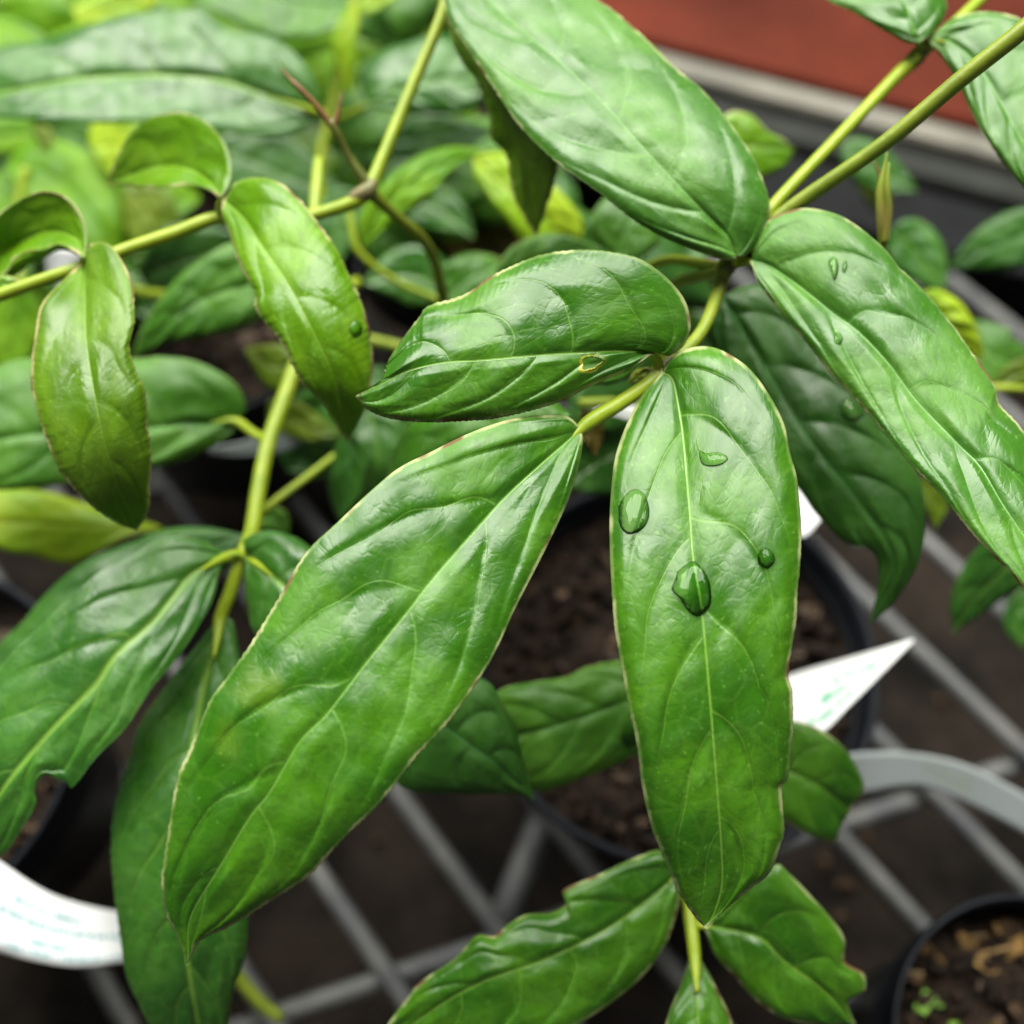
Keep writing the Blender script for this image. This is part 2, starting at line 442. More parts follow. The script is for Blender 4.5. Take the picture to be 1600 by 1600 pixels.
def tube(parent, pts, mat, name='stem', n=None, sides=12, bumps=0.0):
    """pts: (px, py, depth m, radius mm)"""
    p = np.array(pts, float)
    n = n or max(8, 6 * len(p))
    if name == 'petiole': p[-1, 3] *= 0.25; p[-1, 2] += 0.0005
    p[:, 3] *= {'stem': 1.42, 'petiole': 1.25, 'side_stem': 1.4, 'bud': 1.1}.get(name, 1.12)
    s = spline(p, n)
    W = P(s[:, 0], s[:, 1], s[:, 2])
    return tube_world(parent, W, s[:, 3] * 1e-3, mat, name, sides, bumps)
def tube_world(parent, W, rad, mat, name='stem', sides=12, bumps=0.0):
    W = np.asarray(W, float); n = len(W)
    rad = np.broadcast_to(np.asarray(rad, float), (n,))
    T = np.gradient(W, axis=0); T /= np.linalg.norm(T, axis=1, keepdims=True)
    ref = np.array([0.0, 0, 1]) if abs(T[0][2]) < 0.9 else np.array([1.0, 0, 0])
    V, Fc = [], []
    for i in range(n):
        a = np.cross(T[i], ref); a /= np.linalg.norm(a); b = np.cross(T[i], a); ref = np.cross(a, T[i])
        for j in range(sides):
            an = 2 * math.pi * j / sides
            rr = rad[i] * (1 + bumps * (rng.random() - 0.5))
            V.append(W[i] + rr * (a * math.cos(an) + b * math.sin(an)))
    for i in range(n - 1):
        for j in range(sides):
            k = (j + 1) % sides
            Fc.append((i * sides + j, i * sides + k, (i + 1) * sides + k, (i + 1) * sides + j))
    Fc.append(tuple(range(sides))[::-1]); Fc.append(tuple((n - 1) * sides + j for j in range(sides)))
    me = mesh(name, V, Fc)
    bm = bmesh.new(); bm.from_mesh(me); bmesh.ops.recalc_face_normals(bm, faces=bm.faces); bm.to_mesh(me); bm.free()
    return put(name, me, M[mat], parent)

def leaf_depth(key, x, y):
    pf, D = LEAVES[key]
    d2 = (pf[:, 0] - x)**2 + (pf[:, 1] - y)**2
    i = np.argsort(d2)[:6]
    wgt = 1 / (d2[i] + 1)
    return float((D[i] * wgt).sum() / wgt.sum())
def drop(key, outline, height, label, name='water_drop', flat=0.55, rings=9, nseg=40, mat='water'):
    """bead of water seated on leaf `key`; height in mm"""
    o = spline(list(outline) + [outline[0]], nseg + 1)[:-1]
    c = o.mean(0)
    V, Fc = [], []
    dc = leaf_depth(key, *c)
    V.append(P(c[0], c[1], dc - height * 1e-3))
    for i in range(1, rings + 1):
        rr = math.sin(i / rings * math.pi / 2)
        hh = max(0.0, 1 - rr**2.4)**flat
        for j in range(nseg):
            x, y = c + (o[j] - c) * rr
            V.append(P(x, y, leaf_depth(key, x, y) - height * 1e-3 * hh + 0.00003))
    base = 1 + (rings - 1) * nseg
    for j in range(nseg): Fc.append((0, 1 + j, 1 + (j + 1) % nseg))
    for i in range(rings - 1):
        for j in range(nseg):
            k = (j + 1) % nseg
            a = 1 + i * nseg
            Fc.append((a + j, a + nseg + j, a + nseg + k, a + k))
    b = len(V)
    V.append(P(c[0], c[1], dc + 0.0009))
    for j in range(nseg): Fc.append((b, base + (j + 1) % nseg, base + j))
    V = np.array(V)
    org = V[0].copy()
    me = mesh(name, V - org, Fc)
    bm = bmesh.new(); bm.from_mesh(me); bmesh.ops.recalc_face_normals(bm, faces=bm.faces); bm.to_mesh(me); bm.free()
    ob = put(name, me, M[mat])
    ob.location = org
    return tag(ob, label, 'water drop', 'water drops on the leaves')

def box(name, corners8, mat, parent=None):
    Fc = [(0, 1, 2, 3), (7, 6, 5, 4), (0, 4, 5, 1), (1, 5, 6, 2), (2, 6, 7, 3), (3, 7, 4, 0)]
    me = mesh(name, corners8, Fc, False)
    bm = bmesh.new(); bm.from_mesh(me)
    bmesh.ops.recalc_face_normals(bm, faces=bm.faces)
    bmesh.ops.bevel(bm, geom=list(bm.edges), offset=0.0015, segments=2, affect='EDGES')
    bm.to_mesh(me); bm.free()
    return put(name, me, M[mat], parent)

# ================================================================== setting
gm = mesh('ground', [(-2, -1.2, -0.07), (2, -1.2, -0.07), (2, 2.2, -0.07), (-2, 2.2, -0.07)], [(0, 1, 2, 3)])
tag(put('ground', gm, M['ground']), kind='structure')

dV, dF = [], []
for _ in range(170):
    c = np.array([rng.uniform(-0.5, 0.5), rng.uniform(-0.05, 0.6), -0.068]); sz = rng.uniform(0.0012, 0.005)
    a_ = rng.uniform(0, 6.28); ca_, sa_ = math.cos(a_), math.sin(a_)
    b0 = len(dV)
    for q in ((-1, -.5, 0), (1, -.4, 0), (.9, .5, .2), (-.8, .6, .1), (0, 0, .7)):
        x_, y_, z_ = np.array(q) * sz * rng.uniform(0.7, 1.2, 3)
        dV.append(c + np.array([x_ * ca_ - y_ * sa_, x_ * sa_ + y_ * ca_, z_]))
    dF += [(b0, b0 + 1, b0 + 4), (b0 + 1, b0 + 2, b0 + 4), (b0 + 2, b0 + 3, b0 + 4), (b0 + 3, b0, b0 + 4)]
tag(put('ground_debris', mesh('ground_debris', dV, dF, False), M['chip']), 'small brown scraps scattered on the dark ground under the bench', 'debris', kind='stuff')

# rail, ledge and wall along the back of the bench (a direction of their own in plan)
ea = math.radians(-21)
e = np.array([math.cos(ea), math.sin(ea), 0]); nn = np.array([-math.sin(ea), math.cos(ea), 0])
O0 = Z(1300, 150)
def nd(y, z=0.0, x=1300): return float((Z(x, y, z) - O0) @ nn)
def strip(name, a, b, z0, z1, mat, label, cat):
    p = []
    for z in (z0, z1):
        for (s, t) in ((-1.3, a), (0.6, a), (0.6, b), (-1.3, b)):
            q = O0 + e * s + nn * t
            p.append((q[0], q[1], z))
    o = box(name, p, mat)
    return tag(o, label, cat)
strip('bench_edge_panel', nd(345, 0.0), nd(256, 0.0), -0.03, 0.0, 'rail_dark', 'charcoal panel along the back edge of the wire bench', 'panel')
strip('bench_rail', nd(238, 0.004), nd(192, 0.004), -0.03, 0.004, 'rail', 'grey metal rail between charcoal panel and pale ledge', 'rail')
strip('ledge', nd(178, 0.012), nd(137, 0.016) - 0.001, -0.06, 0.012, 'cream', 'pale concrete ledge in front of the dull red sill', 'ledge')
strip('red_sill', nd(137, 0.016), nd(137, 0.016) + 0.9, -0.06, 0.016, 'red', 'dull red painted sill in the top right corner', 'sill')

# wire bench: close-set wires one way, sparse cross wires the other way, each wire a part
bench = empty('wire_bench', (0, 0.2, 0), 'grey galvanised wire mesh bench under the pots', 'bench')
aa = math.radians(-51)
ad = np.array([math.cos(aa), math.sin(aa), 0]); an = np.array([-math.sin(aa), math.cos(aa), 0])
off0 = float(Z(700, 1345) @ an)
wr = 0.0043
zf = -wr
tubes = []
for i in range(-9, 14):
    off = off0 + i * 0.0444
    c = an * off
    # clip to the bench area in front of the back panel
    t = np.linspace(-0.9, 0.9, 60)
    pts = c + ad * t[:, None]
    okm = ((pts - O0) @ nn < nd(345, 0.0) - 0.004)
    pts = pts[okm]
    if len(pts) < 3: continue
    pts = pts[[0, len(pts) // 3, 2 * len(pts) // 3, -1]]
    pts[:, 2] = zf
    tube_world(bench, pts, wr * 0.95, 'wire', 'wire', 8)
ba = math.radians(17.5)
bd = np.array([math.cos(ba), math.sin(ba), 0]); bn = np.array([-math.sin(ba), math.cos(ba), 0])
ob0, ob1 = float(Z(620, 1520) @ bn), float(Z(400, 700) @ bn)
stepb = (ob1 - ob0) / 2 if (ob1 - ob0) > 0.15 else (ob1 - ob0)
for off in (ob0 - (ob1 - ob0), ob0, ob1):
    t = np.linspace(-0.7, 0.7, 60)
    pts = bn * off + bd * t[:, None]
    pts = pts[((pts - O0) @ nn < nd(345, 0.0) - 0.004)]
    pts = pts[[0, len(pts) // 3, 2 * len(pts) // 3, -1]]
    pts[:, 2] = zf - 2 * wr + 0.0006
    tube_world(bench, pts, wr, 'wire', 'cross_wire', 8)
p0, p1 = Z(856, 1262, -0.012), Z(776, 1462, -0.012)
tube_world(bench, [p0, p0 * .66 + p1 * .34, p0 * .33 + p1 * .67, p1], 0.0064, 'wire', 'brace', 10)

# ------------------------------------------------------------------ pots
def lathe(profile, seg=72):
    V, Fc = [], []
    for (r_, z) in profile:
        for j in range(seg):
            a = 2 * math.pi * j / seg
            V.append((r_ * math.cos(a), r_ * math.sin(a), z))
    for i in range(len(profile) - 1):
        for j in range(seg):
            k = (j + 1) % seg
            Fc.append((i * seg + j, i * seg + k, (i + 1) * seg + k, (i + 1) * seg + j))
    return V, Fc
def pot(cx, cy, rad, h, label, chips=60, litter=0, seed=1, soil_z=0.016):
    ctr = Z(cx, cy, h)
    root = empty('plant_pot', (ctr[0], ctr[1], 0), label, 'plant pot', 'plant pots on the bench')
    o3 = np.array([ctr[0], ctr[1], 0.0])
    V, Fc = lathe([(0.002, 0.001), (rad * 0.70, 0.001), (rad * 0.71, 0.003), (rad * 0.93, h - 0.012)])
    wl = put('pot_wall', mesh('pot_wall', np.array(V) + o3, Fc), M['pot'], root)
    V, Fc = lathe([(rad * 0.93, h - 0.0125), (rad * 0.985, h - 0.0120), (rad * 0.992, h - 0.002), (rad * 1.0, h - 0.0008), (rad * 0.998, h), (rad * 0.972, h), (rad * 0.960, h - 0.002), (rad * 0.93, h - 0.02), (rad * 0.90, h - 0.035)])
    put('rim', mesh('rim', np.array(V) + o3, Fc), M['pot_rim'], root)
    r = np.random.default_rng(seed)
    # crumbly soil
    N = 34
    V, Fc, ids = [], [], {}
    rs = rad * 0.925
    for i in range(N + 1):
        rr = rs * i / N
        for j in range(60):
            a = 2 * math.pi * j / 60
            z = h - soil_z + 0.0022 * (r.random() - 0.5) + 0.002 * math.sin(rr * 210 + 3 * math.sin(a * 2 + seed)) 
            V.append((rr * math.cos(a), rr * math.sin(a), z))
    for i in range(N):
        for j in range(60):
            k = (j + 1) % 60
            Fc.append((i * 60 + j, i * 60 + k, (i + 1) * 60 + k, (i + 1) * 60 + j))
    put('soil', mesh('soil', np.array(V) + o3, Fc), M['soil'], root)
    def bits(n, mat, smin, smax, name, flatk=0.4):
        V, Fc = [], []
        for _ in range(n):
            a, rr = r.random() * 6.283, rs * 0.95 * math.sqrt(r.random())
            c = np.array([rr * math.cos(a), rr * math.sin(a), h - soil_z + 0.002])
            s = smin + (smax - smin) * r.random()**2
            rot = np.array(Matrix.Rotation(r.random() * 6.28, 3, Vector(r.normal(size=3)).normalized()))
            base = len(V)
            for sx in (-1, 1):
                for sy in (-1, 1):
                    for sz in (-1, 1):
                        V.append(c + rot @ (np.array([sx * s, sy * s * 0.55, sz * s * flatk * 0.5]) * (0.6 + 0.5 * r.random(3))))
            for f in ((0, 1, 3, 2), (4, 6, 7, 5), (0, 4, 5, 1), (2, 3, 7, 6), (0, 2, 6, 4), (1, 5, 7, 3)):
                Fc.append(tuple(base + x for x in f))
        o = put(name, mesh(name, np.array(V) + o3, Fc, False), M[mat], root)
        o['kind'] = 'stuff'
    bits(chips, 'chip', 0.0012, 0.0055, 'bark_chips')
    bits(chips * 5, 'soil', 0.001, 0.004, 'soil_crumbs', 0.9)
    if litter > 6:
        bits(litter, 'litter', 0.002, 0.0065, 'dry_litter', 0.25)
        bits(litter // 9 + 1, 'moss', 0.002, 0.006, 'green_litter', 0.3)
    return root
HP = 0.104
pot_c = pot(1055, 1025, 0.0695, HP, 'black plastic pot of brown soil under the two large central leaves', 150, 5, 3)
pot_r = pot(1640, 1652, 0.0445, HP, 'black plastic pot with dry leaf litter in the bottom right corner', 60, 60, 5)
pot_l = pot(-190, 1165, 0.065, HP, 'black plastic pot wrapped by a white label at the left edge', 80, 8, 7)
pot_ml = pot(290, 430, 0.073, HP, 'black plastic pot half hidden by leaves at mid left', 90, 6, 11)
pot_bl = pot(40, 130, 0.073, HP, 'black plastic pot in the far left corner under blurred leaves', 60, 4, 12)
pot_bm = pot(680, 175, 0.073, HP, 'black plastic pot behind the forked stem at top centre', 60, 4, 13)

# ------------------------------------------------------------------ plant labels
def sheet(name, rows, mat, label, thick=0.0004):
    """bent plastic strip: rows = [upper edge, lower edge] lists of (px,py,depth)"""
    a, b = spline(rows[0], 40), spline(rows[1], 40)
    V, UV, Fc = [], [], []
    m = 9
    for i in range(40):
        for j in range(m):
            t = j / (m - 1)
            q = a[i] * (1 - t) + b[i] * t
            V.append(P(q[0], q[1], q[2])); UV.append((i / 39, 1 - t, 0))
    for i in range(39):
        for j in range(m - 1):
            Fc.append((i * m + j, (i + 1) * m + j, (i + 1) * m + j + 1, i * m + j + 1))
    V = np.array(V)
    org = V.mean(0)
    me = mesh(name, V - org, Fc)
    at = me.attributes.new('luv', 'FLOAT_VECTOR', 'POINT')
    at.data.foreach_set('vector', np.array(UV, np.float32).reshape(-1))
    o = put(name, me, M[mat]); o.location = org
    s = o.modifiers.new('thickness', 'SOLIDIFY'); s.thickness = thick; s.offset = 0
    return tag(o, label, 'plant label', 'plastic plant labels')
sheet('plant_label', [[(-70, 1300, .326), (0, 1348, .316), (51, 1382, .311), (101, 1405, .311), (179, 1424, .316), (260, 1432, .331)],
                      [(-70, 1462, .318), (0, 1486, .308), (51, 1500, .303), (118, 1510, .303), (189, 1503, .308), (265, 1490, .323)]],
      'label_text', 'bent white plastic label with small teal print at lower left')
sheet('plant_label', [[(1226, 1058, .312), (1262, 1046, .311), (1340, 1024, .308), (1427, 999, .303)],
                      [(1226, 1140, .288), (1280, 1146, .286), (1330, 1100, .290), (1428, 1001, .3025)]],
      'label_green', 'white pointed label with green print beside the central pot')
sheet('plant_label', [[(1300, 1190, .325), (1335, 1177, .325), (1420, 1176, .330), (1510, 1195, .335), (1600, 1240, .34), (1680, 1290, .345)],
                      [(1300, 1250, .328), (1352, 1240, .328), (1435, 1229, .333), (1510, 1255, .338), (1600, 1302, .343), (1680, 1350, .348)]],
      'label_grey', 'blurred grey-white plastic label strip with painted-in shade arching over the wires at right')
sheet('plant_label', [[(920, 646, .290), (955, 632, .290), (1000, 628, .290), (1040, 640, .290)],
                      [(920, 650, .284), (955, 648, .282), (1000, 662, .281), (1040, 680, .280)]],
      'label_plain', 'white label seen under the stem between the central leaves')
sheet('plant_label', [[(1235, 755, .315), (1262, 770, .315), (1290, 790, .313)], [(1235, 835, .297), (1258, 838, .297), (1280, 815, .303)]],
      'label_plain', 'small white label corner right of the drop covered leaf')
sheet('plant_label', [[(70, 392, .33), (95, 386, .33), (128, 392, .33)], [(76, 436, .335), (100, 452, .335), (120, 440, .335)]],
      'label_plain', 'white label behind the fork of the lime shoot at left')
sheet('plant_label', [[(473, 640, .36), (490, 626, .36), (509, 634, .36)], [(476, 650, .36), (492, 664, .36), (511, 652, .36)]],
      'label_plain', 'tiny white label corner beside the tip of the lime leaf')
sheet('plant_label', [[(325, 700, .345), (375, 692, .345), (440, 672, .345), (478, 686, .345)], [(325, 708, .347), (375, 712, .347), (440, 706, .347), (480, 688, .347)]],
      'label_grey', 'pale grey label strip crossing behind the pale green stem')

# ================================================================== plants
# ---- A: the plant in focus
A = empty('climbing_plant', tuple(Z(1480, 600, 0.07)), 'sharp climbing plant with large glossy leaves and olive stems in the foreground', 'plant', 'climbing plants on the bench')
HR = dict(nu=180, nv=40)
leaf(A, 'L1', [(1148, 398), (1138, 370), (1097, 328), (1040, 268), (985, 208), (940, 158), (890, 110), (830, 58), (770, 5), (720, -60), (690, -120)],
     [(1148, 398), (1150, 404), (1127, 405), (1060, 382), (1000, 350), (940, 304), (866, 250), (812, 196), (775, 142), (737, 84), (704, 34), (694, 0), (688, -50), (690, -120)],
     [(1148, 398), (1161, 402), (1178, 388), (1195, 360), (1203, 320), (1188, 270), (1171, 236), (1127, 175), (1094, 138), (1060, 111), (1020, 72), (975, 30), (920, -10), (830, -70), (750, -110), (690, -120)],
     [.2290, .2265, .2310, .2400, .2500, .2560], 'pale', tl=[0, 0, -3, -4, -3, 0], tr=[0, 3, 8, 9, 6, 0], veins=5.5, amp=1.05, k=(0.09, 0.18, 0.10), teeth=(70, 1.5, 0.1), **HR)
leaf(A, 'L2', [(1174, 407), (1202, 415), (1250, 448), (1300, 488), (1343, 520), (1391, 571), (1431, 625), (1495, 692), (1532, 730), (1566, 787), (1620, 870), (1670, 970), (1700, 1070)],
     [(1174, 407), (1181, 435), (1195, 456), (1229, 500), (1262, 538), (1296, 581), (1347, 635), (1387, 682), (1424, 726), (1465, 767), (1492, 800), (1532, 848), (1576, 891), (1600, 922), (1650, 990), (1700, 1070)],
     [(1174, 407), (1176, 390), (1185, 368), (1205, 341), (1242, 327), (1273, 326), (1313, 337), (1350, 361), (1384, 391), (1404, 418), (1408, 421), (1438, 449), (1482, 500), (1509, 537), (1553, 601), (1562, 632), (1600, 675), (1650, 760), (1690, 870), (1705, 980), (1700, 1070)],
     [.2300, .2200, .2120, .2020, .1950, .1940], 'pale', tl=[0, -1, -2, -2, 0], tr=[0, 6, 8, 7, 0], veins=6, amp=0.9, k=(0.09, 0.18, 0.10), groove=0.9, teeth=(80, 1.5, 0.15), **HR)
leaf(A, 'L3', [(1023, 550), (1012, 548), (970, 547), (918, 550), (834, 555), (756, 562), (695, 566), (641, 578), (601, 597), (557, 621)],
     [(1023, 550), (1016, 556), (989, 577), (945, 594), (911, 610), (877, 627), (837, 639), (776, 653), (709, 658), (658, 659), (607, 653), (574, 639), (557, 621)],
     [(1023, 550), (1046, 556), (1066, 543), (1077, 523), (1079, 502), (1070, 469), (1046, 438), (1012, 411), (979, 398), (928, 391), (877, 393), (837, 401), (796, 418), (763, 435), (736, 455), (709, 467), (668, 479), (655, 496), (634, 523), (607, 563), (601, 590), (574, 610), (557, 621)],
     [.2150, .2090, .2060, .2080, .2120], 'hero', tl=[0, 1, 1.5, 1, 0], tr=[0, 4, 7, 6, 0], veins=5, amp=0.75, teeth=(60, 1.6, 0.25),
     hole=(925, 567, 17, 10.5, -0.35), k=(0.10, 0.25, 0.08), label='green leaf with a small yellow rimmed hole', nu=200, nv=48)
leaf(A, 'L4', [(1036, 581), (1052, 594), (1062, 644), (1068, 686), (1074, 754), (1080, 829), (1083, 870), (1095, 940), (1103, 1019), (1112, 1124), (1120, 1225), (1127, 1320), (1128, 1380), (1116, 1425), (1102, 1450)],
     [(1036, 581), (1025, 592), (1003, 617), (981, 658), (962, 710), (955, 760), (952, 815), (953, 870), (956, 925), (961, 984), (972, 1048), (984, 1112), (996, 1168), (1004, 1232), (1018, 1292), (1034, 1332), (1058, 1390), (1082, 1427), (1102, 1450)],
     [(1036, 581), (1039, 570), (1058, 551), (1085, 542), (1116, 543), (1149, 559), (1176, 581), (1204, 620), (1226, 664), (1234, 705), (1245, 743), (1248, 774), (1252, 829), (1250, 884), (1246, 925), (1244, 969), (1236, 1019), (1231, 1056), (1238, 1082), (1238, 1150), (1231, 1214), (1221, 1232), (1225, 1292), (1219, 1322), (1202, 1364), (1176, 1386), (1142, 1414), (1102, 1450)],
     [.2170, .2030, .1935, .1890, .1900, .1960], 'hero', tl=[0, 1.5, 2, 2, 0], tr=[0, 1, 1, 2, 0], veins=5.6, amp=0.8, curl=2.2, teeth=(80, 1.2, 0.3), k=(0.13, 0.20, 0.10), **HR)
leaf(A, 'L5', [(908, 670), (840, 730), (778, 789), (681, 899), (634, 959), (572, 1036), (513, 1113), (468, 1160), (422, 1237), (391, 1276), (340, 1360), (297, 1435), (294, 1508)],
     [(908, 670), (890, 652), (867, 648), (830, 650), (789, 657), (735, 676), (675, 705), (612, 739), (526, 817), (478, 864), (440, 929), (392, 1006), (358, 1054), (328, 1097), (297, 1170), (276, 1222), (265, 1290), (253, 1377), (262, 1430), (276, 1462), (294, 1508)],
     [(908, 670), (911, 687), (905, 726), (888, 782), (854, 856), (806, 950), (767, 1032), (707, 1119), (655, 1175), (599, 1248), (540, 1306), (479, 1370), (412, 1414), (364, 1445), (312, 1470), (294, 1508)],
     [.2130, .2000, .1905, .1850, .1850, .1920], 'heroy', tl=[0, 1.5, 4, 4, 0], tr=[0, 0, 0, 1, 0], veins=5.8, amp=0.85, curl=1.2, teeth=(90, 2.4, 0.35), k=(0.10, 0.19, 0.10), blotch=[(402, 1075, 42, .32), (350, 1150, 35, .18)], **HR)
leaf(A, 'L6', [(1436, 66), (1428, 44), (1412, 0), (1370, -50), (1270, -110)],
     [(1436, 66), (1418, 68), (1381, 47), (1330, 17), (1293, 0), (1255, -40), (1270, -110)],
     [(1436, 66), (1458, 51), (1475, 27), (1478, 0), (1450, -60), (1370, -110), (1270, -110)],
     [.250, .2530, .262, .276], 'pale', tr=[0, 3, 4, 0], nu=90, nv=20, veins=6, teeth=(50, 1.2, 0.1))
leaf(A, 'L7', [(1451, 64), (1489, 66), (1532, 108), (1570, 170), (1620, 260), (1700, 390)],
     [(1451, 64), (1472, 91), (1495, 125), (1512, 162), (1532, 202), (1560, 243), (1580, 270), (1600, 294), (1640, 340), (1700, 390)],
     [(1451, 64), (1465, 47), (1492, 27), (1526, 19), (1560, 20), (1600, 34), (1660, 90), (1700, 210), (1700, 390)],
     [.252, .242, .236, .235], 'pale', tr=[0, 4, 5, 0], nu=100, nv=22, veins=6, teeth=(60, 1.2, 0.1))
leaf(A, 'L25', [(700, -40), (740, 90), (800, 210), (825, 290), (839, 368)],
     [(700, -40), (697, 7), (704, 51), (721, 94), (744, 125), (764, 179), (768, 216), (791, 240), (798, 280), (805, 310), (829, 354), (839, 368)],
     [(700, -40), (760, 20), (820, 110), (862, 200), (869, 270), (852, 327), (839, 368)],
     [.262, .258, .262, .270], 'limeolive', tl=[0, 5, 5, 0], tr=[0, -4, -4, 0], nu=90, nv=20, teeth=(36, 2.5, 0.05), label='olive green leaf hanging behind the uppermost large leaf', amp=0.3)
leaf(A, 'L29', [(1128, 462), (1190, 565), (1260, 680), (1330, 770), (1385, 845), (1395, 900), (1359, 974)],
     [(1128, 462), (1110, 490), (1108, 527), (1150, 620), (1205, 710), (1252, 770), (1276, 804), (1323, 851), (1357, 858), (1372, 881), (1370, 922), (1359, 974)],
     [(1128, 462), (1170, 445), (1220, 455), (1290, 540), (1370, 640), (1435, 743), (1445, 824), (1438, 871), (1424, 902), (1395, 945), (1359, 974)],
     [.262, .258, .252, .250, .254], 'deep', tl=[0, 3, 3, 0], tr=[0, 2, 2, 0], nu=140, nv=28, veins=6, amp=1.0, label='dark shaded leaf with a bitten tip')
ST = 'stem'
tube(A, [(1660, -10, .205, 1.35), (1600, 45, .207, 1.3), (1500, 125, .213, 1.25), (1380, 225, .221, 1.2), (1240, 322, .231, 1.2), (1150, 395, .236, 1.3), (1130, 425, .2365, 1.4), (1122, 455, .236, 1.1), (1095, 520, .228, 1.0), (1045, 572, .2205, 1.15), (1030, 583, .2200, 1.35)], 'stem_old', sides=14)
tube(A, [(1035, 580, .2200, 1.35), (1010, 602, .2185, 1.1), (960, 635, .2155, 1.15), (922, 659, .2142, 1.15), (904, 674, .2134, 0.8), (882, 693, .2118, 0.12)], 'stem', sides=14)
tube(A, [(1560, -30, .272, 1.1), (1500, 30, .262, 1.1), (1440, 80, .256, 1.3), (1420, 100, .256, 1.35), (1390, 130, .254, 1.1), (1300, 225, .246, 1.05), (1210, 320, .240, 1.05), (1148, 400, .2375, 1.2)], 'stem', sides=14)
tube(A, [(1148, 412, .2365, 1.0), (1150, 404, .2325, 0.8), (1142, 380, .2285, 0.5)], 'stem', 'petiole')
tube(A, [(1148, 412, .2365, 1.0), (1168, 409, .2330, 0.8), (1190, 412, .2290, 0.5)], 'stem', 'petiole')
tube(A, [(1030, 580, .2200, 1.1), (1026, 560, .2180, 0.8), (1010, 549, .2145, 0.5)], 'stem', 'petiole')
tube(A, [(1030, 580, .2200, 1.1), (1040, 583, .2190, 0.9), (1052, 597, .2150, 0.6)], 'stem', 'petiole')
tube(A, [(1437, 85, .256, 1.0), (1437, 70, .253, 0.8), (1430, 50, .249, 0.5)], 'stem_old', 'petiole')
tube(A, [(1437, 85, .256, 1.0), (1452, 66, .254, 0.8), (1480, 66, .2475, 0.5)], 'stem_old', 'petiole')
tube(A, [(1130, 425, .2365, 1.0), (1090, 432, .252, 1.0), (1050, 450, .27, 1.1), (1040, 520, .29, 1.2), (1050, 640, .29, 1.3)], 'stem_old')
tube(A, [(1010, 418, .27, .9), (1050, 406, .262, .9), (1110, 415, .245, 1.0), (1135, 420, .238, 1.0)], 'stem')
tube(A, [(1160, 392, .2362, 1.0), (1142, 410, .2362, 1.75), (1130, 428, .2366, 1.7), (1125, 445, .2362, 1.1)], 'node_dark', 'node', sides=12, bumps=0.25)
tube(A, [(1052, 562, .2205, 1.0), (1038, 576, .2200, 1.65), (1024, 590, .2196, 1.6), (1012, 600, .2187, 1.05)], 'node_dark', 'node', sides=12, bumps=0.25)
tube(A, [(1450, 72, .2565, 1.0), (1436, 85, .2560, 1.8), (1424, 97, .2560, 1.7), (1410, 110, .2555, 1.1)], 'node_dark', 'node', sides=12, bumps=0.25)
# side shoot: a closed spear of young leaves
for (pts, mt) in (([(1380, 392, .238, .9), (1378, 350, .236, 1.1), (1376, 300, .2345, 1.0), (1382, 262, .2335, .45), (1386, 238, .233, .12)], 'bud'),
                  ([(1382, 380, .2365, .8), (1388, 330, .2345, .85), (1386, 290, .233, .6), (1389, 254, .2325, .15)], 'bud'),
                  ([(1374, 300, .235, .5), (1374, 272, .2345, .35), (1366, 252, .234, .12)], 'bud_red')):
    tube(A, pts, mt, 'bud', sides=8)

# ---- B: lime shoot at left
B = empty('climbing_plant', tuple(Z(700, 470, 0.07)), 'lime green shoot with cupped young leaves arching across the left side', 'plant', 'climbing plants on the bench')
leaf(B, 'L8', [(344, 307), (322, 280), (288, 262), (240, 262), (168, 287)],
     [(344, 307), (324, 297), (287, 289), (243, 292), (205, 290), (168, 287)],
     [(344, 307), (358, 290), (361, 263), (354, 230), (331, 199), (304, 182), (277, 177), (236, 184), (205, 208), (183, 245), (168, 287)],
     [.250, .258, .266, .276, .290], 'lime', tl=[0, -4, -5, -2, 0], tr=[0, -5, -6, -2, 0], nu=110, nv=24, veins=4, teeth=(32, 3.0, 0.3), curl=0.6)
leaf(B, 'L9', [(349, 312), (380, 340), (410, 385), (445, 435), (470, 480), (500, 540), (525, 600), (542, 690)],
     [(349, 312), (346, 334), (358, 364), (371, 405), (398, 456), (402, 486), (439, 533), (458, 572), (475, 602), (500, 625), (520, 655), (542, 690)],
     [(349, 312), (358, 300), (371, 283), (405, 277), (439, 287), (472, 317), (503, 358), (526, 391), (545, 430), (563, 470), (575, 510), (582, 560), (578, 610), (565, 650), (542, 690)],
     [.250, .238, .231, .229, .233, .245], 'lime', tl=[0, 2, 2, 1, 0], tr=[0, 4, 5, 5, 0], nu=150, nv=30, veins=5, amp=0.45, k=(0.10, 0.2, 0.1), teeth=(60, 2.4, 0.15))
leaf(B, 'L10', [(132, 402), (118, 372), (75, 362), (20, 385), (-60, 440)],
     [(132, 402), (115, 391), (91, 381), (67, 391), (44, 391), (20, 405), (3, 428), (-60, 440)],
     [(132, 402), (133, 364), (125, 337), (108, 314), (81, 302), (51, 304), (20, 321), (0, 337), (-40, 380), (-60, 440)],
     [.240, .250, .256, .258, .262], 'lime', tl=[0, -7, -8, 0], tr=[0, -6, -7, 0], nu=110, nv=24, veins=4, teeth=(40, 2.4, 0.3), curl=-0.4)
leaf(B, 'L10u', [(122, 396), (91, 386), (55, 396), (22, 415), (0, 438)],
     [(122, 396), (91, 381), (67, 391), (44, 391), (20, 405), (0, 438)],
     [(122, 396), (93, 391), (68, 404), (48, 412), (28, 428), (0, 438)],
     [.2455, .2460, .2475, .250], 'fresh', nu=50, nv=8, veins=3, amp=0.2, label='pale underside of a curled young leaf', tr=[0, 6, 6, 0], curl=0.2)
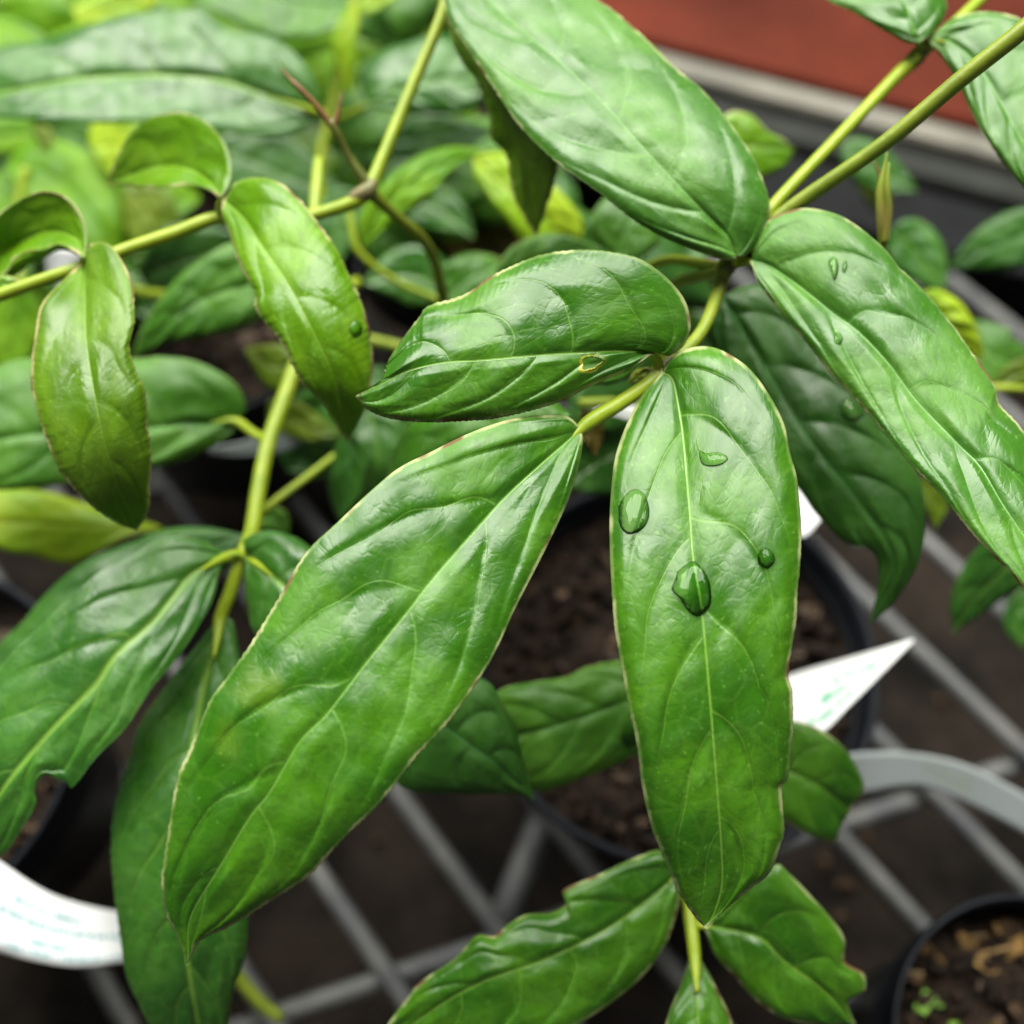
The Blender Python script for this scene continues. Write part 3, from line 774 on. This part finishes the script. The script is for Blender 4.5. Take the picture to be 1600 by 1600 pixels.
leaf(B, 'L11', [(132, 410), (133, 472), (135, 534), (148, 618), (162, 686), (182, 753), (202, 804), (214, 828)],
     [(132, 410), (121, 416), (94, 442), (67, 472), (57, 510), (49, 591), (57, 635), (69, 675), (94, 736), (135, 783), (162, 804), (192, 821), (214, 828)],
     [(132, 410), (135, 388), (152, 378), (172, 383), (189, 405), (206, 442), (209, 472), (209, 507), (202, 544), (213, 584), (226, 611), (231, 669), (236, 713), (233, 770), (233, 790), (223, 815), (214, 828)],
     [.244, .230, .223, .221, .226, .240], 'limeolive', tl=[0, 2, 2, 2, 0], tr=[0, 1, 3, 3, 0], nu=150, nv=30, veins=4.5, amp=0.5, k=(0.12, 0.2, 0.1), teeth=(60, 2.2, 0.15))
sleaf(B, 'L12', [(28, 440), (0, 446), (-60, 475)], 16, [.245, .245, .25], 'lime')
tube(B, [(700, -30, .272, 1.15), (690, 25, .271, 1.1), (640, 145, .268, 1.1), (590, 265, .264, 1.15), (577, 293, .263, 1.5), (556, 314, .2625, 1.3), (500, 333, .262, 1.15), (420, 348, .259, 1.15), (345, 340, .258, 1.2), (270, 365, .255, 1.15), (190, 392, .251, 1.1), (125, 418, .247, 1.1), (60, 440, .246, 1.1), (-40, 475, .245, 1.1)], 'stem', sides=14)
tube(B, [(577, 293, .263, 1.2), (545, 245, .260, .7), (525, 205, .257, .75), (516, 190, .2565, .9)], 'stem_dark', sides=10)
tube(B, [(518, 196, .2565, .9), (500, 172, .255, .75), (470, 140, .253, .7), (452, 122, .2525, .45), (439, 106, .252, .1)], 'bud_red', 'bud', sides=8)
tube(B, [(520, 200, .2565, .85), (527, 180, .256, .6), (531, 160, .2555, .35), (534, 142, .2555, .1)], 'bud_red', 'bud', sides=8)
tube(B, [(575, 297, .263, 1.3), (610, 330, .270, 1.0), (655, 368, .278, 1.05), (678, 405, .286, 1.05), (690, 455, .296, 1.2), (697, 480, .31, 1.2)], 'stem_old', sides=12)
tube(B, [(585, 283, .2625, 1.1), (574, 298, .2620, 1.9), (556, 308, .2622, 1.6), (545, 317, .2625, 1.1)], 'node', 'node', sides=10)
tube(B, [(344, 335, .2575, .9), (345, 318, .253, .8), (346, 308, .250, .7)], 'stem', 'petiole')
tube(B, [(130, 416, .247, .9), (131, 406, .2435, .8), (132, 398, .2415, .6)], 'stem', 'petiole')
tube(B, [(498, 250, .30, 1.0), (495, 290, .295, 1.2), (490, 340, .29, 1.1)], 'stem')
# ---- C: dark leaved plant at lower left
Cp = empty('climbing_plant', tuple(Z(470, 520, 0.07)), 'dark green plant with a pale stem and long drooping leaves at lower left', 'plant', 'climbing plants on the bench')
leaf(Cp, 'L13', [(344, 964), (335, 1012), (318, 1075), (304, 1150), (292, 1230), (286, 1320), (288, 1410), (294, 1510), (309, 1600), (318, 1690)],
     [(344, 964), (331, 979), (304, 1013), (283, 1040), (256, 1077), (219, 1127), (199, 1195), (179, 1262), (174, 1330), (179, 1397), (186, 1448), (196, 1516), (216, 1566), (250, 1625), (318, 1690)],
     [(344, 964), (364, 972), (373, 1016), (385, 1080), (395, 1180), (402, 1300), (388, 1431), (381, 1499), (364, 1549), (352, 1620), (318, 1690)],
     [.2620, .2560, .2480, .2450, .2480, .2600], 'dark', tl=[0, 3, 4, 4, 0], tr=[0, 2, 2, 2, 0], midw=3.0, nu=140, nv=28, veins=6, amp=0.9, teeth=(50, 1.6, 0.3))
leaf(Cp, 'L14', [(372, 866), (340, 876), (297, 900), (243, 967), (182, 1023), (149, 1070), (71, 1151), (0, 1239), (-60, 1345)],
     [(372, 866), (344, 861), (324, 848), (287, 838), (243, 844), (203, 868), (152, 895), (101, 942), (51, 989), (0, 1040), (-50, 1110), (-80, 1230), (-60, 1345)],
     [(372, 866), (350, 872), (343, 895), (331, 939), (304, 989), (270, 1037), (236, 1077), (196, 1138), (152, 1182), (115, 1229), (104, 1223), (91, 1219), (76, 1212), (65, 1214), (57, 1225), (54, 1240), (56, 1256), (34, 1296), (0, 1338), (-60, 1345)],
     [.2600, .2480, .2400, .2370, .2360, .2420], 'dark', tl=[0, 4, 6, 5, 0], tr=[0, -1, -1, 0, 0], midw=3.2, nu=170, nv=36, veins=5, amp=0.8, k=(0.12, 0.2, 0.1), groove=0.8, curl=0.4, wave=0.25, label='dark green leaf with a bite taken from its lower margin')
leaf(Cp, 'L15', [(383, 866), (410, 888), (443, 915), (500, 970), (545, 1040)],
     [(383, 866), (381, 905), (388, 956), (398, 989), (440, 1030), (545, 1040)],
     [(383, 866), (381, 844), (405, 831), (439, 832), (483, 854), (530, 920), (545, 1040)],
     [.258, .250, .248, .250], 'dark', tl=[0, 3, 3, 0], tr=[0, 4, 4, 0], midw=3.5, nu=90, nv=20, veins=4, amp=0.9, groove=0.9)
leaf(Cp, 'L16', [(372, 660), (321, 662), (287, 662), (236, 669), (150, 674), (67, 678), (0, 686), (-120, 705)],
     [(372, 660), (364, 679), (337, 696), (287, 719), (236, 733), (170, 748), (94, 758), (0, 766), (-60, 755), (-120, 705)],
     [(372, 660), (384, 640), (378, 615), (354, 588), (304, 564), (253, 557), (216, 560), (130, 555), (47, 560), (0, 571), (-60, 610), (-120, 705)],
     [.300, .292, .287, .286, .290], 'mid', tl=[0, -1, -2, 0], tr=[0, 5, 7, 0], midw=3.5, nu=100, nv=20, veins=5, amp=1.0, groove=0.9)
leaf(Cp, 'L19', [(380, 835), (310, 860), (240, 900), (120, 990), (0, 1080), (-80, 1160)],
     [(380, 835), (321, 824), (257, 827), (203, 848), (152, 868), (111, 892), (68, 932), (34, 973), (0, 1005), (-50, 1070), (-80, 1160)],
     [(380, 835), (360, 880), (300, 950), (200, 1030), (90, 1110), (0, 1160), (-80, 1160)],
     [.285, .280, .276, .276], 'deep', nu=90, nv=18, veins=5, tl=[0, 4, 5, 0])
leaf(Cp, 'L18', [(256, 826), (190, 822), (120, 822), (60, 818), (0, 815), (-110, 805)],
     [(256, 826), (203, 838), (135, 875), (101, 881), (51, 868), (0, 858), (-110, 805)],
     [(256, 826), (236, 817), (135, 787), (67, 767), (0, 763), (-60, 770), (-110, 805)],
     [.315, .312, .310, .315], 'yellow', tl=-2, tr=4, nu=70, nv=14, amp=0.25, veins=6, label='yellowing leaf lying low at the left')
tube(Cp, [(560, 440, .33, 1.3), (500, 480, .318, 1.3), (466, 560, .306, 1.5), (445, 620, .298, 1.55), (420, 690, .290, 1.5), (405, 760, .282, 1.5), (394, 830, .272, 1.5), (378, 870, .264, 1.3), (360, 925, .2625, 1.2), (344, 966, .262, 1.1), (339, 1000, .2588, .7), (333, 1030, .2560, .12)], 'stem', sides=14)
tube(Cp, [(420, 690, .2895, 1.1), (395, 676, .294, 1.0), (368, 658, .2985, .9), (330, 661, .2935, .5)], 'stem', 'petiole')
tube(Cp, [(376, 866, .2625, 1.1), (350, 872, .2585, 1.0), (310, 893, .2500, .55)], 'stem', 'petiole')
tube(Cp, [(380, 866, .2625, 1.0), (400, 880, .2555, .7), (425, 900, .2495, .45)], 'stem', 'petiole')
tube(Cp, [(402, 805, .285, .8), (440, 775, .292, .75), (480, 745, .298, .75), (525, 710, .305, .7)], 'stem', 'side_stem')
sleaf(Cp, 'L17a', [(545, 672), (545, 730), (530, 812)], 32, [.300, .300, .305], 'deep', tl=-3, tr=4, veins=4, shape=(0.9, 0.8))
sleaf(Cp, 'L17b', [(575, 640), (590, 700), (575, 800)], 50, [.315, .312, .32], 'dark', veins=4)
leaf(Cp, 'L17c', [(890, 645), (800, 668), (700, 700), (600, 765)],
     [(890, 645), (888, 655), (800, 700), (700, 770), (640, 790), (600, 765)],
     [(890, 645), (840, 610), (760, 620), (660, 650), (622, 690), (600, 765)], [.236, .238, .243, .25], 'mid', nu=80, nv=16, veins=4, tr=4)
sleaf(Cp, 'L17d', [(395, 815), (430, 812), (450, 840)], 22, [.300, .300, .302], 'mid', veins=3)
leaf(Cp, 'oldleaf', [(470, 560), (430, 575), (410, 562), (380, 545)], [(470, 560), (450, 610), (415, 605), (380, 545)], [(470, 560), (455, 540), (420, 538), (380, 545)], [.325, .325, .33], 'olive', nu=40, nv=10, veins=3)
sleaf(Cp, 'oldleaf2', [(420, 625), (450, 650), (490, 670), (530, 678)], 28, [.335, .335, .335], 'olive', veins=4)
# ---- D: blurred plants behind at upper left
Dp = empty('climbing_plant', tuple(Z(40, 130, 0.07)), 'blurred plant with a long grey green leaf in the upper left corner', 'plant', 'climbing plants on the bench')
leaf(Dp, 'L20', [(500, 175), (439, 155), (344, 125), (270, 118), (202, 118), (101, 125), (0, 145), (-130, 165)],
     [(500, 175), (479, 199), (439, 213), (371, 209), (304, 199), (202, 192), (101, 192), (0, 184), (-70, 185), (-130, 165)],
     [(500, 175), (496, 135), (472, 94), (422, 57), (354, 44), (314, 19), (270, 17), (202, 22), (135, 39), (67, 61), (0, 74), (-70, 105), (-130, 165)],
     [.335, .325, .322, .324, .335], 'dark', tl=[0, -6, -7, 0], tr=[0, 5, 7, 0], midw=4.0, nu=110, nv=24, veins=5.5, amp=0.9, groove=1.0, curl=1.0)
sleaf(Dp, 'bgA', [(10, 255), (80, 275), (140, 330), (195, 430)], 62, [.40, .395, .39, .395], 'fresh', veins=5, tr=-4, tl=4)
sleaf(Dp, 'bgA2', [(60, 190), (130, 225), (180, 300), (215, 380)], 46, [.42, .42, .42], 'mid', veins=5)
sleaf(Dp, 'bgB', [(60, 205), (10, 212), (-60, 215)], 32, [.41, .41, .41], 'fresh', veins=4)
sleaf(Dp, 'bgC', [(15, 262), (10, 330), (-10, 450)], 48, [.405, .40, .40], 'fresh', veins=4)
sleaf(Dp, 'bgC2', [(40, 450), (25, 520), (10, 600)], 44, [.37, .37, .37], 'fresh', veins=4)
sleaf(Dp, 'bgY1', [(200, 180), (185, 225), (170, 270)], 50, [.39, .39, .39], 'yellow', veins=4, shape=(0.8, 0.7))
sleaf(Dp, 'bgY2', [(200, 290), (235, 340), (245, 420)], 44, [.39, .39, .39], 'olive', veins=4, shape=(0.8, 0.7))
sleaf(Dp, 'bgY3', [(62, 195), (72, 222), (60, 235)], 14, [.385, .385, .385], 'olive', veins=3)
sleaf(Dp, 'bgE', [(330, 230), (400, 255), (480, 290), (540, 310)], 62, [.41, .41, .41, .41], 'dark', veins=5)
sleaf(Dp, 'bgF', [(60, -40), (35, 20), (50, 90)], 42, [.44, .44, .44], 'yellow', veins=4)
sleaf(Dp, 'bgG', [(250, -10), (160, 20), (60, 70)], 34, [.43, .43, .43], 'yellow', veins=5)
sleaf(Dp, 'bgG2', [(-60, 40), (0, 60), (60, 80)], 40, [.46, .46, .46], 'mid', veins=4)
sleaf(Dp, 'bgG3', [(110, -60), (150, 0), (170, 80)], 50, [.48, .48, .48], 'fresh', veins=4)
tube(Dp, [(40, 262, .395, 1.2), (30, 330, .395, 1.2), (28, 400, .39, 1.1), (40, 480, .385, 1.1)], 'stem')
tube(Dp, [(505, 178, .336, 1.1), (470, 168, .33, .8), (430, 153, .3265, .5)], 'stem', 'petiole')
leaf(Dp, 'L28', [(410, 440), (330, 462), (270, 498), (206, 560)],
     [(410, 440), (395, 500), (321, 526), (270, 532), (236, 546), (206, 560)],
     [(410, 440), (395, 385), (358, 381), (304, 412), (270, 442), (228, 500), (206, 560)], [.318, .314, .315, .322], 'mid', nu=80, nv=18, veins=5, amp=0.9)
tube(Dp, [(205, 452, .36, 1.1), (235, 458, .355, 1.1), (270, 462, .35, 1.0)], 'stem')

Ep = empty('climbing_plant', tuple(Z(680, 175, 0.07)), 'blurred plant behind the forked stem at top centre', 'plant', 'climbing plants on the bench')
sleaf(Ep, 'L21', [(550, 12), (470, 5), (380, -15), (270, -30)], 62, [.39, .385, .385, .39], 'mid', veins=6, tl=-4, tr=4, asym=0.75)
sleaf(Ep, 'L21b', [(545, 25), (480, 45), (400, 40), (330, 20)], 44, [.41, .41, .41, .41], 'fresh', veins=5)
sleaf(Ep, 'L22', [(556, 5), (538, 70), (547, 145)], 19, [.372, .372, .376], 'yellow', veins=4)
sleaf(Ep, 'L22b', [(545, 20), (590, 0), (640, -30)], 16, [.38, .38, .38], 'yellow', veins=4)
sleaf(Ep, 'bgH', [(500, 60), (515, 120), (505, 180)], 46, [.43, .43, .43], 'fresh', veins=4)
leaf(Ep, 'L23', [(572, 165), (630, 140), (690, 125), (775, 120)], [(572, 165), (636, 176), (700, 178), (740, 172), (775, 120)],
     [(572, 165), (560, 115), (589, 84), (640, 66), (704, 55), (775, 120)], [.375, .372, .374, .38], 'dark', nu=70, nv=16, veins=5, tr=5, amp=1.2)
leaf(Ep, 'L24', [(566, 392), (600, 325), (670, 268), (764, 234)], [(566, 392), (562, 337), (602, 282), (653, 245), (704, 229), (764, 234)],
     [(566, 392), (589, 371), (629, 337), (670, 310), (704, 270), (737, 246), (764, 234)], [.325, .322, .325, .335], 'fresh', nu=70, nv=16, veins=5)
sleaf(Ep, 'L24e', [(600, 225), (680, 215), (770, 205)], 40, [.40, .40, .40], 'deep', veins=5)
sleaf(Ep, 'L24b', [(692, 470), (735, 435), (790, 410)], 42, [.335, .335, .34], 'mid', veins=4, shape=(0.7, 0.7))
sleaf(Ep, 'L24c', [(700, 455), (640, 430), (570, 440)], 48, [.36, .36, .36], 'dark', veins=4)
sleaf(Ep, 'L24d', [(560, 300), (530, 340), (520, 420)], 40, [.39, .39, .39], 'dark', veins=4)
sleaf(Ep, 'L24f', [(620, 300), (690, 330), (740, 370)], 38, [.39, .39, .39], 'dark', veins=4)
leaf(Ep, 'L27', [(738, 246), (800, 300), (860, 350), (905, 392)], [(738, 246), (745, 285), (785, 335), (822, 380), (870, 398), (905, 392)],
     [(738, 246), (771, 238), (810, 246), (866, 290), (905, 335), (926, 372), (905, 392)], [.345, .34, .34, .345], 'yellow', nu=70, nv=16, veins=5, label='yellow leaf behind the hanging olive leaf')
sleaf(Ep, 'L27b', [(775, 440), (850, 400), (940, 390)], 36, [.292, .290, .295], 'mid', veins=5)
sleaf(Ep, 'L26', [(960, 400), (985, 345), (1040, 280)], 56, [.30, .30, .31], 'mid', veins=4, shape=(0.65, 0.7))
sleaf(Ep, 'brown1', [(660, 340), (740, 360), (830, 400)], 52, [.44, .44, .44], 'brown', veins=4, label='brown dead leaf low among the stems')
tube(Ep, [(555, -20, .40, 1.3), (540, 60, .40, 1.3), (520, 160, .40, 1.3), (500, 260, .40, 1.3), (505, 330, .40, 1.3)], 'stem')
tube(Ep, [(575, 165, .377, .9), (545, 178, .385, .9), (515, 190, .395, .9)], 'stem', 'petiole')
tube(Ep, [(545, 320, .325, .7), (552, 370, .325, .75), (565, 398, .326, .8), (620, 440, .33, .8), (700, 475, .335, .8)], 'stem', 'side_stem')
tube(Ep, [(575, 530, .345, 1.2), (610, 538, .342, 1.2), (660, 550, .34, 1.2)], 'stem', 'side_stem')
Gp = empty('climbing_plant', tuple(Z(1055, 1025, 0.07)), 'low leaves half hidden beneath the two large central leaves', 'plant', 'climbing plants on the bench')
# crowd of out-of-focus leaves further back
fr = np.random.default_rng(21)
def filler(parent, n, x0, x1, y0, y1, d0, d1, mats, wmin=34, wmax=62):
    for i in range(n):
        x, y = x0 + (x1 - x0) * fr.random(), y0 + (y1 - y0) * fr.random()
        d = d0 + (d1 - d0) * fr.random()
        a = fr.random() * 6.283
        L = (150 + 90 * fr.random()) * 0.42 / d
        dx, dy = math.cos(a) * L / 2, math.sin(a) * L / 2 * 0.75
        b = (fr.random() - 0.5) * 40
        sleaf(parent, 'f%d_%d' % (i, int(x0)), [(x - dx, y - dy), (x + b * dy / L, y - b * dx / L), (x + dx, y + dy)], (wmin + (wmax - wmin) * fr.random()) * 0.42 / d,
              [d, d - 0.004, d + 0.006], mats[int(fr.random() * len(mats))], tl=(fr.random() - 0.5) * 10, tr=(fr.random() - 0.5) * 10, nu=36, nv=7, veins=5, amp=0.5)
filler(Dp, 34, -60, 330, -40, 330, .41, .49, ['fresh', 'fresh', 'fresh', 'yellow', 'lime', 'dark', 'mid', 'deep'], 44, 74)
filler(Dp, 8, -40, 330, 330, 520, .40, .43, ['mid', 'dark', 'fresh'])
filler(Ep, 30, 330, 740, -60, 320, .42, .50, ['mid', 'fresh', 'fresh', 'lime', 'dark', 'mid'])
filler(Ep, 12, 520, 960, 200, 440, .40, .45, ['dark', 'mid', 'mid'])
filler(Cp, 7, 520, 720, 560, 740, .335, .36, ['dark', 'mid', 'deep'], 40, 60)
filler(Cp, 4, 150, 330, 380, 470, .37, .39, ['mid', 'dark'], 40, 60)
filler(Gp, 5, 900, 1060, 380, 560, .33, .37, ['dark', 'deep', 'mid'], 40, 60)
# ---- F: plant at the right edge
Fp = empty('climbing_plant', tuple(Z(1500, 560, 0.07)), 'blurred dark plant with a few yellowed leaves at the right edge', 'plant', 'climbing plants on the bench')
leaf(Fp, 'R1', [(1100, 235), (1160, 228), (1242, 233)], [(1100, 235), (1140, 285), (1195, 277), (1229, 258), (1242, 233)], [(1100, 235), (1134, 179), (1171, 179), (1200, 205), (1222, 216), (1242, 233)], [.31, .31, .315], 'lime', nu=60, nv=14, veins=4, amp=0.5)
sleaf(Fp, 'R2', [(1316, 224), (1370, 265), (1432, 298)], 34, [.40, .40, .40], 'dark', veins=4)
sleaf(Fp, 'R2b', [(1340, 250), (1370, 300), (1385, 350)], 24, [.41, .41, .41], 'olive', veins=4)
sleaf(Fp, 'R3', [(1390, 360), (1430, 390), (1475, 455)], 42, [.36, .36, .36], 'dark', veins=4, shape=(0.7, 0.7))
sleaf(Fp, 'R4', [(1660, 350), (1580, 375), (1484, 415)], 44, [.355, .355, .36], 'deep', veins=5)
sleaf(Fp, 'R5', [(1440, 455), (1480, 500), (1538, 562)], 34, [.315, .312, .316], 'yellow', veins=5, amp=1.5)
sleaf(Fp, 'R6', [(1610, 560), (1560, 560), (1490, 500)], 48, [.35, .35, .36], 'mid', veins=4)
sleaf(Fp, 'R7', [(1660, 570), (1600, 582), (1545, 605)], 24, [.32, .32, .32], 'olive', veins=4)
tube(Fp, [(1540, 607, .31, 1.0), (1580, 607, .31, 1.0), (1660, 612, .31, 1.0)], 'stem', 'petiole')
sleaf(Fp, 'R9', [(1440, 745), (1462, 780), (1462, 825)], 22, [.31, .31, .31], 'olive', veins=3)
leaf(Fp, 'R8', [(1640, 830), (1570, 890), (1520, 940), (1490, 990)], [(1640, 830), (1620, 905), (1583, 924), (1532, 962), (1490, 990)],
     [(1640, 830), (1570, 830), (1532, 850), (1499, 898), (1484, 945), (1490, 990)], [.30, .30, .305, .31], 'dark', nu=70, nv=16, veins=4)
sleaf(Fp, 'R10', [(1600, 1010), (1590, 960), (1640, 900)], 22, [.36, .36, .36], 'dark', veins=3)
# ---- G: low leaves of the central pot
leaf(Gp, 'L35', [(1100, 1055), (1040, 1080), (980, 1098), (880, 1132), (808, 1150), (765, 1160)],
     [(1100, 1055), (1060, 1140), (996, 1178), (960, 1196), (900, 1220), (836, 1237), (780, 1215), (765, 1160)],
     [(1100, 1055), (1030, 1025), (964, 1032), (920, 1040), (880, 1058), (840, 1064), (785, 1076), (760, 1105), (765, 1160)],
     [.268, .264, .262, .263, .27], 'mid', midw=1.6, nu=100, nv=22, veins=5, amp=0.8, tr=3)
leaf(Gp, 'L36', [(640, 1090), (700, 1140), (770, 1190), (834, 1250)],
     [(640, 1090), (610, 1150), (624, 1228), (720, 1241), (800, 1240), (834, 1250)],
     [(640, 1090), (700, 1050), (760, 1064), (784, 1096), (804, 1132), (816, 1176), (830, 1228), (834, 1250)],
     [.250, .249, .249, .252], 'deep', nu=100, nv=22, veins=4, amp=0.9, tr=2, tl=2)
leaf(Gp, 'L34', [(1170, 1190), (1230, 1205), (1290, 1235), (1328, 1270)],
     [(1170, 1190), (1190, 1260), (1229, 1285), (1262, 1304), (1304, 1315), (1315, 1289), (1328, 1270)],
     [(1170, 1190), (1200, 1135), (1244, 1127), (1285, 1142), (1322, 1172), (1345, 1210), (1349, 1236), (1328, 1262), (1328, 1270)],
     [.270, .268, .268, .272], 'hero', nu=80, nv=18, veins=4, amp=0.6)
sleaf(Gp, 'lowE', [(1010, 560), (930, 570), (850, 585)], 34, [.245, .245, .25], 'mid', veins=4)
sleaf(Gp, 'lowA', [(1010, 610), (930, 640), (900, 690)], 50, [.30, .30, .30], 'dark', veins=4)
sleaf(Gp, 'lowB', [(1000, 690), (940, 720), (880, 760)], 60, [.305, .305, .305], 'dark', veins=4)
sleaf(Gp, 'lowC', [(912, 640), (925, 670), (930, 712)], 19, [.255, .255, .256], 'brown', veins=3, label='small brown curled leaf under the stem')
sleaf(Gp, 'lowD', [(985, 598), (1000, 585), (1018, 575)], 9, [.232, .231, .230], 'olive', veins=2)
tube(Gp, [(905, 630, .285, 1.0), (960, 628, .283, 1.0), (1010, 632, .28, 1.0)], 'stem', 'petiole')
tube(Gp, [(1050, 640, .292, 1.2), (1080, 760, .295, 1.4), (1100, 900, .295, 1.6), (1090, 1020, .30, 1.8)], 'stem_old')
# ---- H: shoot at the bottom
Hp = empty('climbing_plant', tuple(Z(1075, 1300, 0.05)), 'bright shoot with nibbled leaves below the long central leaf', 'plant', 'climbing plants on the bench')
leaf(Hp, 'L31', [(1062, 1352), (1040, 1384), (960, 1444), (860, 1496), (760, 1532), (680, 1576), (580, 1650)],
     [(1062, 1352), (1034, 1328), (992, 1340), (940, 1364), (884, 1388), (880, 1400), (886, 1412), (860, 1426), (824, 1428), (800, 1440), (772, 1462), (744, 1462), (712, 1496), (660, 1532), (636, 1560), (605, 1602), (580, 1650)],
     [(1062, 1352), (1064, 1390), (1055, 1435), (1038, 1480), (1000, 1530), (940, 1578), (880, 1612), (790, 1650), (680, 1670), (580, 1650)],
     [.250, .244, .240, .240, .246], 'hero', midw=1.5, nu=150, nv=30, veins=6, amp=0.8, label='bright green leaf with nibbled upper margin', tl=[0, 3, 3, 0])
leaf(Hp, 'L32', [(1100, 1446), (1124, 1450), (1187, 1466), (1225, 1502), (1285, 1546), (1335, 1600)],
     [(1100, 1446), (1103, 1458), (1116, 1491), (1146, 1525), (1184, 1566), (1225, 1592), (1280, 1602), (1335, 1600)],
     [(1100, 1446), (1125, 1420), (1160, 1385), (1210, 1351), (1232, 1364), (1262, 1394), (1292, 1427), (1319, 1465), (1320, 1502), (1349, 1521), (1351, 1549), (1324, 1558), (1335, 1600)],
     [.250, .246, .246, .250], 'hero', midw=1.6, nu=120, nv=26, veins=4, amp=0.8, label='bright green leaf with bites in its right margin')
leaf(Hp, 'L33', [(1086, 1492), (1090, 1560), (1092, 1640), (1090, 1740)],
     [(1086, 1492), (1075, 1502), (1064, 1536), (1040, 1600), (1040, 1670), (1090, 1740)],
     [(1086, 1492), (1097, 1502), (1120, 1544), (1146, 1604), (1150, 1680), (1090, 1740)],
     [.246, .238, .235, .238], 'hero', nu=70, nv=16, veins=5, amp=0.6, fold=-2)
tube(Hp, [(1060, 1300, .275, 1.1), (1066, 1350, .262, 1.1), (1076, 1420, .253, 1.15), (1083, 1470, .248, 1.1), (1086, 1500, .2455, 1.0), (1089, 1550, .239, .4)], 'stem', sides=12)
tube(Hp, [(1078, 1432, .2525, .8), (1092, 1446, .251, .7), (1115, 1449, .2488, .45)], 'stem', 'petiole')
tube(Hp, [(1070, 1385, .2575, .8), (1066, 1365, .2525, .7), (1045, 1378, .2480, .4)], 'stem', 'petiole')
tube(Hp, [(330, 1470, .335, 1.4), (400, 1560, .335, 1.5), (440, 1592, .335, 1.4)], 'stem_old', 'side_stem')

# ------------------------------------------------------------------ water
drop('L4', [(1058, 893), (1072, 882), (1083, 876), (1094, 884), (1104, 898), (1111, 920), (1110, 945), (1098, 960), (1086, 962), (1072, 950), (1060, 932), (1049, 921), (1055, 905)], 1.7, 'largest water drop, straddling the midrib of the long central leaf')
drop('L4', [(966, 792), (978, 772), (994, 764), (1008, 774), (1015, 798), (1010, 818), (998, 830), (980, 834), (968, 820)], 1.4, 'round water drop near the left margin of the long central leaf')
drop('L4', [(1091, 702), (1104, 708), (1118, 706), (1132, 710), (1138, 717), (1128, 725), (1112, 728), (1096, 724)], 0.9, 'flat water drop beside the upper midrib of the long central leaf')
drop('L4', [(1184, 866), (1190, 858), (1198, 856), (1208, 864), (1211, 876), (1204, 886), (1195, 888), (1185, 880)], 0.8, 'small water drop right of centre on the long central leaf')
drop('L2', [(1294, 408), (1302, 400), (1309, 408), (1310, 424), (1304, 438), (1299, 424)], 0.9, 'narrow water drop near the base of the right hand leaf')
drop('L2', [(1317, 412), (1322, 406), (1324, 418), (1319, 426), (1316, 420)], 0.6, 'tiny water drop beside the narrow one on the right hand leaf')
drop('L2', [(1303, 524), (1310, 518), (1317, 528), (1313, 538), (1304, 534)], 0.7, 'tiny water drop left of the midrib on the right hand leaf')
drop('L29', [(1312, 628), (1326, 620), (1342, 630), (1352, 645), (1338, 656), (1320, 650)], 1.4, 'water drop on the dark shaded leaf under the right hand leaf')
drop('L35', [(972, 1140), (984, 1132), (994, 1142), (994, 1162), (982, 1170), (972, 1158)], 0.9, 'water drop on the low leaf behind the long central leaf')
drop('L9', [(548, 505), (558, 500), (566, 508), (564, 522), (553, 526), (546, 516)], 0.8, 'water drop near the right margin of the lime leaf')
